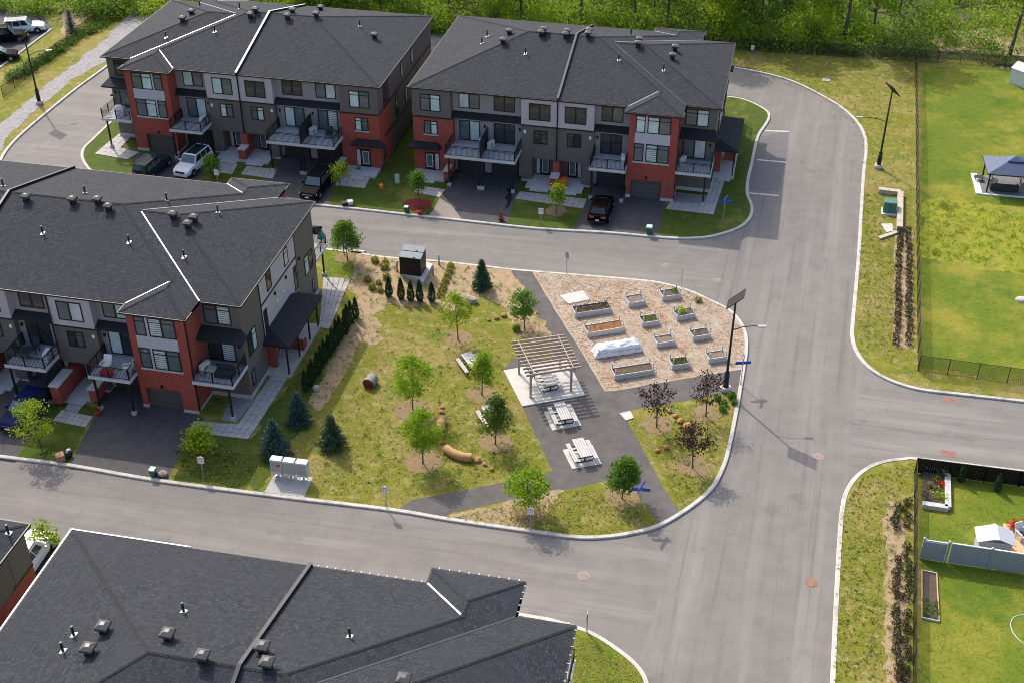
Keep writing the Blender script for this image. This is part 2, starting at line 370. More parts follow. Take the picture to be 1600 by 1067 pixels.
M['cushion'] = mat('dark cushion', (.03,.03,.035), (.05,.05,.055), 5, .85)
M['cream'] = mat('cream cushion', (.62,.60,.54), (.52,.5,.45), 5, .85)
M['card'] = mat('cardboard', (.42,.25,.15), (.35,.2,.12), 5, .9)
M['hose'] = mat('pale hose', (.45,.62,.60), (.4,.55,.53), 5, .5)
M['lf'] = leafmat('fresh leaves', (.23,.38,.015), (.15,.29,.018), (.28,.40,.02), .45)
M['lf2'] = leafmat('mid green leaves', (.11,.23,.025), (.07,.17,.022), (.14,.25,.025), .4)
M['lfd'] = leafmat('dark green leaves', (.10,.16,.026), (.07,.125,.02), (.12,.17,.026), .4)
M['lfy'] = leafmat('yellow green leaves', (.29,.40,.018), (.21,.32,.02), (.31,.40,.024), .4)
M['lfp'] = leafmat('purple brown leaves', (.05,.026,.026), (.075,.034,.028), (.035,.022,.02), .2)
M['lfw'] = leafmat('forest leaves', (.18,.33,.018), (.11,.23,.016), (.25,.38,.022), .5)
M['lfw2'] = leafmat('forest yellow leaves', (.28,.40,.024), (.19,.31,.018), (.34,.41,.036), .5)
M['lfw3'] = leafmat('forest dark leaves', (.085,.17,.02), (.055,.13,.016), (.12,.19,.024), .4)
M['spruce'] = leafmat('spruce needles', (.04,.095,.08), (.075,.14,.125), (.045,.09,.065), .15)
M['spruceg'] = leafmat('green spruce needles', (.045,.095,.045), (.075,.135,.06), (.05,.095,.05), .15)
M['cedar'] = leafmat('cedar foliage', (.016,.042,.012), (.03,.068,.018), (.02,.05,.015), .1)
M['shrubb'] = leafmat('brown barberry leaves', (.038,.036,.018), (.055,.048,.022), (.035,.055,.018), .2)
M['shrubr'] = leafmat('maroon barberry leaves', (.08,.03,.02), (.12,.048,.028), (.05,.03,.02), .25)
M['tuft'] = leafmat('grass blades', (.27,.26,.045), (.20,.23,.03), (.36,.30,.09), .4)
M['tuftg'] = leafmat('green grass blades', (.19,.25,.025), (.14,.21,.018), (.26,.27,.035), .4)
M['flower'] = mat('red flowers', (.55,.03,.01), (.42,.02,.01), 9, .8)
M['chip'] = mat('wood chips', (.55,.45,.34), (.34,.2,.11), 1.3, .9, layers=(((.62,.57,.5), 2.7, .55, .7, .7),))

# ================================================================ the setting
def sheet(name, pts, z, m, kind='structure', jit=0.0, step=1.0, px=True, parent=None, uvless=True):
    P = [at(x, y, z) for x, y in pts] if px else [Vector((p[0], p[1], z)) for p in pts]
    if jit:
        rr = random.Random(len(pts)*7+int(abs(P[0].x*10))); Q = []
        for i, a in enumerate(P):
            b = P[(i+1) % len(P)]; n = max(1, int((b-a).length/step)); d = (b-a); nn = Vector((-d.y, d.x, 0)).normalized() if d.length > 0 else d
            for k in range(n): Q.append(a + d*k/n + nn*rr.uniform(-jit, jit)*(1 if k else .5))
        P = Q
    if jit > .08:      # ragged second-order edge
        rr = random.Random(len(P)); Q = []; j2 = min(.14, jit*.45)
        for i, a in enumerate(P):
            b = P[(i+1) % len(P)]; n = max(1, int((b-a).length/.22)); d = b-a; nn = Vector((-d.y, d.x, 0)).normalized() if d.length > 0 else d
            for k in range(n): Q.append(a+d*k/n+nn*rr.uniform(-j2, j2)*(1 if k else .3))
        P = Q
    mb = MB(); tr = tessellate_polygon([P])
    fs = []
    for t in tr:
        a, b, c = (P[i] for i in t)
        fs.append(t if (b-a).cross(c-a).z > 0 else (t[0], t[2], t[1]))
    mb.mesh(P, fs, 0)
    o = mb.build(name, M[m] if isinstance(m, str) else m, parent); 
    if kind: o['kind'] = kind
    return o
def smooth(pts, n=4, closed=False):
    """Catmull-Rom through pixel points"""
    out = []
    for i in range(len(pts)-1):
        p0 = pts[max(i-1, 0)]; p1 = pts[i]; p2 = pts[i+1]; p3 = pts[min(i+2, len(pts)-1)]
        for k in range(n):
            t = k/n
            out.append(tuple(.5*(2*p1[j]+(p2[j]-p0[j])*t+(2*p0[j]-5*p1[j]+4*p2[j]-p3[j])*t*t+(3*p1[j]-p0[j]-3*p2[j]+p3[j])*t**3) for j in (0, 1)))
    out.append(pts[-1]); return out
def kerb(name, pts, side=1, w=.30, h=.15):
    """concrete kerb whose road edge follows the pixel line; the lot lies on SIDE (+1 = left of travel)"""
    P = [at(x, y, h) for x, y in pts]
    offs = []
    for i, a in enumerate(P):
        d = (P[min(i+1, len(P)-1)] - P[max(i-1, 0)]); nn = Vector((-d.y, d.x, 0)).normalized()*side
        offs.append(nn)
    mb = MB(); n = len(P); vs = []
    for a, nn in zip(P, offs):
        lo = a.copy(); lo.z = -.05; b = a+nn*w; bl = b.copy(); bl.z = .0
        vs += [lo, Vector((a.x, a.y, h-.03)), a+nn*.035, b, bl]
    fs = []
    for i in range(n-1):
        for k in range(4):
            q = (5*i+k, 5*(i+1)+k, 5*(i+1)+k+1, 5*i+k+1); fs.append(q if side < 0 else q[::-1])
    mb.mesh(vs, fs, 0)
    o = mb.build(name, M['kerb']); o['kind'] = 'structure'
    return o
LZ = .12
sheet('ground', [(-900,-300),(900,-300),(900,1500),(-900,1500)], -.12, 'lawn', px=False)
sheet('road', [(-110,10),(75,10),(75,178),(-110,178)], 0, 'road', px=False)

# --- kerb lines in photo pixels
K_N = smooth([(240,130),(205,160),(167,194),(142,218),(129,231),(126,245),(134,261),(150,274),(180,284)]) + smooth([(330,303),(449,316),(540,325),(640,336),(740,347),(840,357.5),(950,364),(1030,371),(1070,373),(1105,371),(1130,365.5),(1152,358),(1168,348),(1177,333),(1176,318),(1170,302),(1171,280),(1177,255),(1182,230),(1188,210),(1200,192),(1204,181),(1199,172),(1182,162),(1165,155),(1146,151),(1110,148)])
K_ISL = smooth([(-260,295),(505,387),(545,391),(600,400),(690,407),(797,419),(830,422),(930,430),(990,435),(1031,440),(1076,452),(1110,467),(1140,482),(1158,500),(1168,522),(1169,548),(1164,580),(1155,635),(1142,700),(1134,727),(1119,757),(1098,779),(1065,803),(1030,822),(995,832),(950,839),(900,840),(825,830),(700,812),(610,797),(435,776),(250,752),(107,727.5),(0,714),(-260,682)])
K_E = smooth([(1080,98),(1147,106),(1200,116),(1237,127),(1275,145),(1312,167),(1337,190),(1349,212),(1351,237),(1347,272),(1339,400),(1330,500),(1329,524),(1336,549),(1356,574),(1390,594),(1436,608),(1500,616),(1600,627),(1700,640)])
K_SE = smooth([(1292,1150),(1297,1067),(1302,960),(1308,850),(1312,800),(1318,770),(1332,746),(1354,728),(1380,718),(1410,714),(1440,714),(1600,733),(1700,745)])
K_SW = smooth([(-260,800),(40,838),(400,891),(807,955),(877,969),(927,986),(967,1011),(997,1036),(1013,1062),(1018,1100)])
K_NW = smooth([(-120,420),(-15,300),(0,258),(10,237),(32,212),(75,175),(122,137),(167,104),(215,65)])
kerb('kerb', K_N, 1); kerb('kerb', K_ISL, -1); kerb('kerb', K_E, 1); kerb('kerb', K_SE, -1); kerb('kerb', K_SW, -1); kerb('kerb', K_NW, 1)
def inset(pts, side, d=.17):
    P = [at(x, y, 0) for x, y in pts]; Q = []
    for i, a in enumerate(P):
        t = (P[min(i+1, len(P)-1)] - P[max(i-1, 0)]); Q.append(a + Vector((-t.y, t.x, 0)).normalized()*side*d)
    return [(q.x, q.y) for q in Q]
n0 = inset(K_N, 1)
a_, b_ = at(1110,148), at(240,130)
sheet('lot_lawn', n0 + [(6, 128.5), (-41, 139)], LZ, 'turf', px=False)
sheet('park_lawn', inset(K_ISL, -1), LZ, 'lawn', px=False)
e0 = inset(K_E, 1)
fA, fB = at(1431,96), at(1434,577)     # foot of the long fence
sheet('roadside_lawn', e0 + [(62, 160), (20, 166), (1, 160)], LZ, 'lawn', px=False)
sheet('roadside_lawn', inset(K_SE, -1) + [(64, 62), (64, 38)], LZ, 'lawn', px=False)
sheet('lot_lawn', inset(K_SW, -1) + [(8, 26), (-50, 26)], LZ, 'lawn', px=False)
sheet('verge_lawn', inset(K_NW, 1) + [(-55, 186), (-120, 186), (-120, 100)], LZ, 'lawn', px=False)
# greener back gardens east of the fence
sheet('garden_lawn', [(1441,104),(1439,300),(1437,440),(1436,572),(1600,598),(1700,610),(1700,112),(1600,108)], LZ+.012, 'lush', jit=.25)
sheet('meadow', [(1438,318),(1470,310),(1560,322),(1700,335),(1700,432),(1600,432),(1510,420),(1437,402)], LZ+.024, 'meadow', jit=.5)
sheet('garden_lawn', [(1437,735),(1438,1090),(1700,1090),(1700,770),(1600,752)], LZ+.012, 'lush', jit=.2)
# woods
sheet('forest_floor', [(-95,165),(-35,160),(-20,157),(0,154.5),(22,152),(37,149),(50,147.5),(70,143.5),(140,135),(300,160),(300,420),(-200,420),(-200,190)], LZ+.016, 'forestfloor', px=False, jit=.6, step=3)
# north-west corner
sheet('gravel_strip', [(-40,255),(0,195),(60,145),(105,110),(160,65),(205,18),(235,22),(230,34),(165,98),(120,120),(95,139),(60,168),(20,205),(-10,250)], LZ+.02, 'gravel', jit=.3)
sheet('parking_lot', [(-150,190),(0,106),(42,75),(82,45),(60,12),(40,2),(-150,2)], LZ+.02, 'drive')
kerb('kerb', [(-150,190),(0,106),(42,75),(82,45)], 1, .25, .26)
sheet('bare_earth', [(92,66),(130,36),(150,18),(190,2),(150,-8),(100,4),(100,30)], LZ+.028, 'dirt', jit=.4)
# parking bays painted lines and darker bay paving
dk = mat('newer bay asphalt', (.125,.12,.125), (.15,.145,.15), 1.2, .88, bs=.2, bd=.005, detail=8, layers=(((.18,.17,.17), 6, .56, .7, .5),))
sheet('parking_bay', [(1188,214),(1233,206.5),(1229,252),(1216,299),(1172,299),(1173,275),(1181,235)], .004, dk) 
for (x0, y0), (x1, y1) in (((1196,204.5),(1233,206)), ((1183,250),(1228,254)), ((1171,302),(1217,306))):
    sheet('road_marking', [(x0,y0-.9),(x1,y1-.9),(x1,y1+.9),(x0,y0+.9)], .009, 'paintline')
# park paths and beds
DZ = LZ+.004
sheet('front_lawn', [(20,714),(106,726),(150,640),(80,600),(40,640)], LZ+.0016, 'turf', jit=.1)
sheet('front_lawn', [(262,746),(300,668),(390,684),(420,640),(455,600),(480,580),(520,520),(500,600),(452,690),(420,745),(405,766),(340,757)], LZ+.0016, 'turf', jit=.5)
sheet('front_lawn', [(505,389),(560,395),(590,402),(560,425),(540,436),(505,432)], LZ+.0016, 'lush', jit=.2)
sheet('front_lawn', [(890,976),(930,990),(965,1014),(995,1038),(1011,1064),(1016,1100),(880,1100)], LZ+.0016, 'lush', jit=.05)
sheet('park_path', [(796,421.5),(832,424.5),(872,492),(904,542),(945,610),(960,609),(1035,596),(1110,584),(1163,575),(1154,612),(1099,620),(988,640),(979,654),(1035,759),(1063,801),(1031,819),(985,760),(955,749),(900,761),(807,780),(705,800),(696,808),(622,796.5),(642,781),(722,766),(797,751),(863,735),(816,634),(788,578),(800,560),(868,560),(860,530),(850,512),(814,447)], DZ, 'path', jit=.05, step=.6)
sheet('mulch_bed', [(832,425.5),(930,433),(990,438),(1031,443),(1074,455),(1108,470),(1137,485),(1155,502),(1165,523),(1166,548),(1161,576),(1110,585),(1035,597),(960,610),(945,611),(904,542.5),(872,492.5)], DZ+.004, 'mulch', jit=.04)
sheet('planting_bed', [(553,396),(600,404),(690,410),(799,421.5),(817,447),(852,511),(863,531),(838,536),(806,516),(790,490),(775,472),(752,462),(742,478),(720,470),(712,492),(690,480),(650,478),(606,474),(585,492),(600,530),(572,540),(556,520),(540,500),(556,470),(545,452),(553,420)], DZ+0.0060, 'dirt', jit=.35, step=.8)
sheet('planting_bed', [(697,808.5),(705,801),(807,781),(890,764),(850,800),(828,828),(780,822)], DZ+0.0076, 'dirt', jit=.3, step=.8)
sheet('planting_bed', [(482,628),(498,600),(520,560),(548,505),(560,480),(570,490),(560,540),(540,580),(518,616),(498,642)], DZ+0.0092, 'dirt', jit=.2, step=.8)
sheet('planting_bed', [(1398,360),(1427,360),(1425,545),(1396,543)], DZ+0.0108, 'dirt', jit=.12, step=.8)
sheet('planting_bed', [(1388,782),(1402,784),(1412,830),(1416,960),(1420,1090),(1380,1090),(1384,960),(1384,860),(1378,810)], DZ+0.0124, 'dirt', jit=.2, step=.8)
# tree rings
for i, (x, y, r) in enumerate([(716,531,1.5),(645,642,1.7),(753,617,1.5),(662,722,1.8),(774,692,1.6),(1026,665,1.5),(1103,648,1.4),(1084,730,1.6),(972,778,1.6),(826,800,1.6),(820,515,1.2),(540,405,1.2),(869,332,1.4)]):
    c = at(x, y); rr = random.Random(i); 
    pts = [(c.x+math.cos(t*.157)*r*rr.uniform(.68,.9), c.y+math.sin(t*.157)*r*rr.uniform(.68,.9)) for t in range(40)]
    sheet('mulch_ring', pts, DZ+.018, 'ring', px=False)
c = at(652,322); sheet('mulch_ring', [(c.x+math.cos(t*.35)*1.45, c.y+math.sin(t*.35)*1.3) for t in range(18)], DZ+.018, 'redmulch', px=False)
# driveways and walks
sheet('driveway', [(106,729),(262,748.5),(300,668),(318,655),(300,640),(190,600),(155,618),(147,652),(126,690)], DZ, 'drive')
sheet('driveway', [(-90,702),(22,719),(50,682),(78,640),(110,585),(0,560),(-60,560)], DZ, 'drive')
sheet('driveway', [(700,291),(691,309),(705,322),(723,344.5),(792,352.5),(802,316),(812,290),(812,255),(715,245)], DZ, 'drive')
sheet('apron', [(687,309.5),(676,330),(668,338.8),(723,344.5),(706,322)], DZ+.002, 'apron')
sheet('driveway', [(930,262),(917,312),(912,326),(896,359.5),(950,362.5),(1028,370),(1031,357),(1040,316),(1050,300)], DZ, 'drive')
sheet('driveway', [(212,240),(206,278),(305,295),(322,262),(330,230)], DZ, 'drive')
sheet('driveway', [(452,220),(442,250),(408,290),(404,309),(446,314),(514,321),(520,300),(530,275),(545,230)], DZ, 'drive')
sheet('driveway', [(85,838),(97,852),(60,960),(0,960),(40,845)], DZ, 'drive')

# paved walks laid slab by slab
def pavers(name, quad, nu, nv, m='paver', gap=.03, h=.05, z=LZ):
    """slabs over a pixel quad a-b-c-d (a->b = u, a->d = v)"""
    a, b, c, d = (at(x, y, z) for x, y in quad)
    root = sheet(name, quad, z+.006, 'soil')
    mb = MB(); lu = ((b-a).length+(c-d).length)/2; lv = ((d-a).length+(c-b).length)/2
    eu, ev = gap/lu*nu/2, gap/lv*nv/2
    k = 0
    for i in range(nu):
        for j in range(nv):
            def q(s, t): return (a*(1-s)+b*s)*(1-t)+(d*(1-s)+c*s)*t
            P = [q((i+eu)/nu, (j+ev)/nv), q((i+1-eu)/nu, (j+ev)/nv), q((i+1-eu)/nu, (j+1-ev)/nv), q((i+eu)/nu, (j+1-ev)/nv)]
            hh = h + R.uniform(-.006, .006); mb = MB()
            mb.hexa([(p.x, p.y, z) for p in P] + [(p.x, p.y, z+hh) for p in P])
            mb.build('paver', M[m], root)
    return root
pavers('paved_walk', [(293,675),(388,686),(402,665),(303,657.5)], 9, 3)
pavers('paved_walk', [(371,664),(401,667),(455,582),(428,580)], 3, 11)
pavers('paved_walk', [(499,512),(514,515),(548,437),(505,433)], 5, 8)
pavers('paved_walk', [(82,657),(134,667.5),(145.5,651),(97,640)], 6, 3)
pavers('paved_walk', [(101,640),(121,645),(132,631),(108,628)], 4, 3)
pavers('paved_walk', [(647,301),(687,309),(696,297),(654,291)], 6, 3)
pavers('paved_walk', [(805,311),(911,327),(917,312),(812,300)], 12, 3)
pavers('paved_walk', [(1040,327),(1115,336),(1119,322),(1047,316)], 8, 3)
pavers('paved_walk', [(1100,322),(1119,323),(1135,276),(1113,274)], 3, 9)
pavers('paved_walk', [(148,241),(199,250),(218,239),(166,226)], 6, 3)
pavers('paved_walk', [(163,228),(186,234),(206,214),(186,210)], 3, 5)
pavers('paved_walk', [(524,290),(570,295),(578,279),(532,275)], 6, 3)
pavers('paved_walk', [(320,268),(363,273),(372,257),(331,254)], 6, 3)
pavers('paved_walk', [(376,273),(426,280),(433,266),(386,260)], 6, 3)
sheet('paved_pad', [(1052,300),(1108,306),(1100,321),(1048,315)], DZ+.002, 'gravel')
sheet('paved_pad', [(345,655),(370,660),(398,622),(362,620)], DZ+.002, 'gravel')

# concrete pads
def pad(name, quad, h=.08, m='conc', label=None, z=LZ):
    P = [at(x, y, z+h) for x, y in quad]; mb = MB()
    mb.hexa([(p.x, p.y, z-.05) for p in P] + [tuple(p) for p in P])
    o = mb.build(name, M[m]); o['kind'] = 'structure'; return o
pad('concrete_pad', [(787,578),(816,634),(914,616.5),(886,560)][::-1], .10)
pad('concrete_pad', [(874,462),(889,475),(921,468),(911,454)][::-1])
pad('concrete_pad', [(968,645),(978,656),(990.5,652),(985,641)][::-1])
pad('concrete_pad', [(850,643),(863,672),(908.5,664),(895,636)][::-1], .05)
pad('concrete_pad', [(879,702),(894,732),(940,724),(926,695)][::-1], .05)
pad('concrete_pad', [(413,768),(430,738),(489,745),(475,776)], .03, 'paver')
pad('concrete_pad', [(624,425),(661,441),(676,413),(645,400)], .35)
pad('concrete_pad', [(1377,350),(1385,363),(1396,361),(1394,349)][::-1], .08)

# the north-south street, laid as its own strip of asphalt
sheet('road', [(1110,149),(1100,100),(1147,105),(1200,115),(1275,144),(1312,166),(1337,189),(1350,212),(1352,237),(1348,272),(1340,400),(1331,500),(1330,524),(1336,549),(1352,575),(1330,660),(1330,742),(1316,770),(1311,800),(1307,850),(1301,960),(1296,1067),(1290,1150),(1018,1150),(1020,1062),(1000,1030),(1030,930),(1062,806),(1100,780),(1120,757),(1136,727),(1144,700),(1157,635),(1166,580),(1171,548),(1170,522),(1160,500),(1142,482),(1112,466),(1120,420),(1135,366),(1152,360),(1168,350),(1178,333),(1177,318),(1171,302),(1172,280),(1178,255),(1183,230),(1189,210),(1201,192),(1206,181),(1200,171),(1182,161),(1165,154),(1146,150)], .0018, 'road_side')
# sealed paving joints in the streets
for i, (pa, pb, w) in enumerate([((60,762),(560,828),.05),((560,828),(900,868),.04),((1197,1066),(1216,880),.05),((1216,880),(1240,740),.04),((560,362),(1080,400),.04),((1300,665),(1600,690),.05),((1150,830),(1186,660),.03)]):
    a, b = at(*pa, .004), at(*pb, .004); d = b-a; nn = Vector((-d.y, d.x, 0)).normalized(); mb = MB(); rr_ = random.Random(i); n = 26
    L_ = [a+d*k/n+nn*rr_.uniform(-.05,.05) for k in range(n+1)]
    for k in range(n): mb.poly([L_[k]-nn*w, L_[k+1]-nn*w, L_[k+1]+nn*w, L_[k]+nn*w])
    mb.build('road_joint', M['joint'])['kind'] = 'structure'

sheet('oil_stain', [(790,296),(803,292),(807,297),(799,303),(801,311),(795,324),(788,328),(793,316),(789,309),(795,302)], DZ+.003, 'stain', jit=.05, step=.3)
sheet('bare_earth', [(1455,62),(1500,48),(1560,44),(1640,40),(1640,92),(1570,88),(1520,80),(1470,80)], LZ+.05, 'dirt', jit=.6)

# ================================================================ townhouse blocks
ZE, SLOPE = 9.4, .277          # eave height and roof slope in design units
VM = 11.1                      # the rows stand back to back about this line
class Block:
    def __init__(s, label, loc, ang, k, o, mu=1, mv=1, group='townhouse blocks round the little park'):
        s.o, s.mu, s.mv = o, mu, mv
        s.root = thing('townhouse_block', label, 'townhouses', (loc.x, loc.y, 0), rad(ang), group)
        s.root.scale = (k, k, k); s.k = k; s.ang = rad(ang); s.loc = loc; s.flip = mu*mv < 0
    def T(s, u, v, z): return ((u-s.o[0])*s.mu, (v-s.o[1])*s.mv, z)
    def world(s, u, v, z):
        x, y, z = s.T(u, v, z); c, n = math.cos(s.ang), math.sin(s.ang)
        return Vector((s.loc.x+s.k*(x*c-y*n), s.loc.y+s.k*(x*n+y*c), s.k*z))
    def uv(s, w):
        x, y = w.x-s.loc.x, w.y-s.loc.y; c, n = math.cos(s.ang), math.sin(s.ang)
        return (x*c+y*n)/s.k*s.mu+s.o[0], (-x*n+y*c)/s.k*s.mv+s.o[1]
    def done(s, mb, name, mats, parent=None):
        if s.flip: mb.f = [f[::-1] for f in mb.f]; mb.uv = [u[::-1] if u else u for u in mb.uv]
        return mb.build(name, mats, parent or s.root)
    def boxes(s, name, m, *bs, parent=None):
        for b in bs:
            mb = MB(); mb.box(*b, T=s.T); o = s.done(mb, name, M[m] if isinstance(m, str) else m, parent)
        return o
    # ---- roof
    def env(s, u, v, skip=None):
        return max([min((u-r[0]), (r[1]-u), (v-r[2]), (r[3]-v)) for i, r in enumerate(s.rects) if i != skip] or [-9])
    def planes(s, r): return ((1,0,-r[0]), (-1,0,r[1]), (0,1,-r[2]), (0,-1,r[3]))     # d = a*u+b*v+c
    def roof(s, rects, vents=(), pipes=(), valleys=(), walls=(), capm='cap'):
        s.rects = rects; mb = MB()
        def clip(P, h):            # keep h >= 0
            out = []
            for i, p in enumerate(P):
                q = P[(i+1) % len(P)]; a = h[0]*p[0]+h[1]*p[1]+h[2]; b = h[0]*q[0]+h[1]*q[1]+h[2]
                if a >= 0: out.append(p)
                if (a > 0 > b) or (a < 0 < b): t = a/(a-b); out.append((p[0]+(q[0]-p[0])*t, p[1]+(q[1]-p[1])*t))
            return out
        def area(P): return abs(sum(P[i][0]*P[(i+1) % len(P)][1]-P[(i+1) % len(P)][0]*P[i][1] for i in range(len(P))))/2
        sub = lambda a, b: (a[0]-b[0], a[1]-b[1], a[2]-b[2])
        for i, r in enumerate(rects):
            pl = s.planes(r)
            for k in range(4):
                P = [(r[0],r[2]),(r[1],r[2]),(r[1],r[3]),(r[0],r[3])]
                for m in range(4):
                    if m != k: P = clip(P, sub(pl[m], pl[k]))
                    if len(P) < 3: break
                if len(P) < 3 or area(P) < 1e-3: continue
                pieces = [P]
                for j, r2 in enumerate(rects):
                    if j == i: continue
                    hs = [sub(q, pl[k]) for q in s.planes(r2)]
                    e = 1e-5 if j > i else -1e-5
                    hs = [(a, b, c-e) for a, b, c in hs]
                    new = []
                    for Q in pieces:
                        rest = Q
                        for h in hs:
                            o = clip(rest, (-h[0], -h[1], -h[2]))
                            if len(o) >= 3 and area(o) > 1e-4: new.append(o)
                            rest = clip(rest, h)
                            if len(rest) < 3 or area(rest) < 1e-4: rest = []; break
                    pieces = new
                a, b, c = pl[k]; cs = math.sqrt(1+SLOPE**2)
                for Q in pieces:
                    sg = sum(Q[n][0]*Q[(n+1) % len(Q)][1]-Q[(n+1) % len(Q)][0]*Q[n][1] for n in range(len(Q)))
                    if sg < 0: Q = Q[::-1]
                    pts = [s.T(u, v, ZE+SLOPE*(a*u+b*v+c)) for u, v in Q]
                    uvs = [((v*a-u*b)*1.0+31.7*k, (a*u+b*v+c)*cs) for u, v in Q]
                    mb.poly(pts, 0, uvs)
        rf = s.done(mb, 'roof', M['shingle']); s.rf = rf
        # soffits, fascia and gutters
        so_ = MB(); fa = MB()
        for i, r in enumerate(rects):
            so_.box(r[0]+.02, r[1]-.02, r[2]+.02, r[3]-.02, ZE-.17-.004*i, ZE-.10-.004*i, T=s.T)
            for k in range(4):
                n = 120
                fix = (r[0], r[1], r[2], r[3])[k]; lo, hi = ((r[2], r[3]) if k < 2 else (r[0], r[1]))
                run = None
                for q in range(n+1):
                    t = lo+(hi-lo)*(q+.5)/n
                    p = (fix, t) if k < 2 else (t, fix)
                    ok = q < n and s.env(p[0]+(-.05 if k == 0 else .05 if k == 1 else 0), p[1]+(-.05 if k == 2 else .05 if k == 3 else 0), i) < 0
                    if ok and run is None: run = lo+(hi-lo)*q/n
                    if not ok and run is not None:
                        e = lo+(hi-lo)*q/n; d = -.10 if k in (0, 2) else .10
                        x = sorted((fix, fix+d))
                        if k < 2: fa.box(x[0], x[1], run-.05, e+.05, ZE-.16, ZE-.015-.003*k, T=s.T)
                        else: fa.box(run-.05, e+.05, x[0], x[1], ZE-.16, ZE-.015-.003*k, T=s.T)
                        run = None
        s.done(so_, 'soffit', M['black'], rf); s.done(fa, 'gutter', M['black'], rf)
        # ridge and hip cap shingles
        cp = MB()
        for i, r in enumerate(rects):
            hu, hv = (r[1]-r[0])/2, (r[3]-r[2])/2; h = min(hu, hv)
            cs = [(r[0],r[2],1,1), (r[1],r[2],-1,1), (r[0],r[3],1,-1), (r[1],r[3],-1,-1)]
            segs = [((c[0], c[1]), (c[0]+c[2]*h, c[1]+c[3]*h)) for c in cs]
            segs.append(((r[0]+h, (r[2]+r[3])/2), (r[1]-h, (r[2]+r[3])/2)) if hu > hv else (((r[0]+r[1])/2, r[2]+h), ((r[0]+r[1])/2, r[3]-h)))
            for p, q in segs:
                L = math.dist(p, q); n = int(L/.26)
                for m in range(n):
                    t0, t1 = m/n, min(1, (m+1.25)/n)
                    a = (p[0]+(q[0]-p[0])*t0, p[1]+(q[1]-p[1])*t0); b = (p[0]+(q[0]-p[0])*t1, p[1]+(q[1]-p[1])*t1)
                    mid = ((a[0]+b[0])/2, (a[1]+b[1])/2)
                    own = min(mid[0]-r[0], r[1]-mid[0], mid[1]-r[2], r[3]-mid[1])
                    if own < s.env(*mid, i)+1e-3 or own < .12: continue
                    dx, dy = (q[0]-p[0])/L, (q[1]-p[1])/L; nx, ny = -dy, dx; w = .13
                    def pt(c, sd, up):
                        u, v = c[0]+nx*w*sd, c[1]+ny*w*sd
                        return s.T(u, v, ZE+SLOPE*s.env(u, v)+up) if sd else s.T(u, v, ZE+SLOPE*s.env(u, v)+up+.01)
                    A = [pt(a,-1,.012), pt(a,0,.02), pt(a,1,.012)]; B = [pt(b,-1,.035), pt(b,0,.045), pt(b,1,.035)]
                    cp.mesh(A+B, [(0,3,4,1), (1,4,5,2)])
        s.done(cp, 'ridge_cap', M[capm], rf)['kind'] = 'stuff'
        for (p, q, m) in valleys:
            v = MB(); L = math.dist(p, q); dx, dy = (q[0]-p[0])/L, (q[1]-p[1])/L; nx, ny = -dy, dx; w = .055
            def pt(c, sd): u, vv = c[0]+nx*w*sd, c[1]+ny*w*sd; return s.T(u, vv, ZE+SLOPE*s.env(u, vv)+.025)
            qq = (q[0]-dx*.15, q[1]-dy*.15)
            v.mesh([pt(p,-1), pt(p,0), pt(p,1), pt(qq,-1), pt(qq,0), pt(qq,1)], [(0,3,4,1), (1,4,5,2)])
            s.done(v, 'valley_flashing', M[m], rf)
        for (u, v0, v1, capc) in walls:
            n = 24; bd = MB(); cpm = MB()
            for m in range(n):
                a, b = v0+(v1-v0)*m/n, v0+(v1-v0)*(m+1)/n
                z0, z1 = ZE+SLOPE*s.env(u, a), ZE+SLOPE*s.env(u, b)
                for mbx, w, lo, hi in ((bd, .10, -.2, .20), (cpm, .11, .20, .23)):
                    c = [s.T(u-w, a, z0+lo), s.T(u+w, a, z0+lo), s.T(u+w, b, z1+lo), s.T(u-w, b, z1+lo), s.T(u-w, a, z0+hi), s.T(u+w, a, z0+hi), s.T(u+w, b, z1+hi), s.T(u-w, b, z1+hi)]
                    mbx.hexa(c)
            f = s.done(bd, 'firewall', M['black'], rf); s.done(cpm, 'firewall_cap', M[capc], f)
        for px in vents: s.vent(px)
        for px in pipes: s.pipe(px)
    def onroof(s, px, up=0):
        z = ZE
        for _ in range(60):
            w = at(px[0], px[1], s.k*(z+up)); u, v = s.uv(w); z += .5*(ZE+SLOPE*max(0, s.env(u, v))-z)
        return u, v, z
    def vent(s, px):
        u, v, z = s.onroof((px[0], px[1]+3), .35)
        f = MB(); f.frust((0,0,-.25), .2, .2, (0,0,.38), .2, .2)
        h = MB(); h.frust((0,0,.36), .34, .34, (0,0,.52), .34, .34); h.frust((0,0,.52), .34, .34, (0,0,.64), .12, .12)
        t = s.T(u, v, z); o = f.build('roof_vent', M['black'], s.rf, t); h.build('vent_hood', M['venthood'], o)
    def pipe(s, px):
        u, v, z = s.onroof(px, .25); t = s.T(u, v, z)
        f = MB(); f.tube((0,0,-.1), (0,0,.7), .075, n=8); o = f.build('vent_pipe', M['black'], s.rf, t)
        g = MB(); e = s.env(u, v); c = []
        for du, dv in ((-.16,-.2),(.16,-.2),(.16,.16),(-.16,.16)):
            a = s.T(u+du, v+dv, ZE+SLOPE*s.env(u+du, v+dv)); c.append((a[0]-t[0], a[1]-t[1], a[2]-t[2]+.03))
        g.poly(c); g.build('pipe_flashing', M['galv'], o)
    # ---- openings: face 'f' = front plane at v, 'b' = back plane, 'r' = end plane at u
    def face(s, f, p):
        if f == 'f': return lambda a, z, c: s.T(a, p-c, z)
        if f == 'b': return lambda a, z, c: s.T(a, p+c, z)
        if f == 'r': return lambda a, z, c: s.T(p+c, a, z)
        return lambda a, z, c: s.T(p-c, a, z)
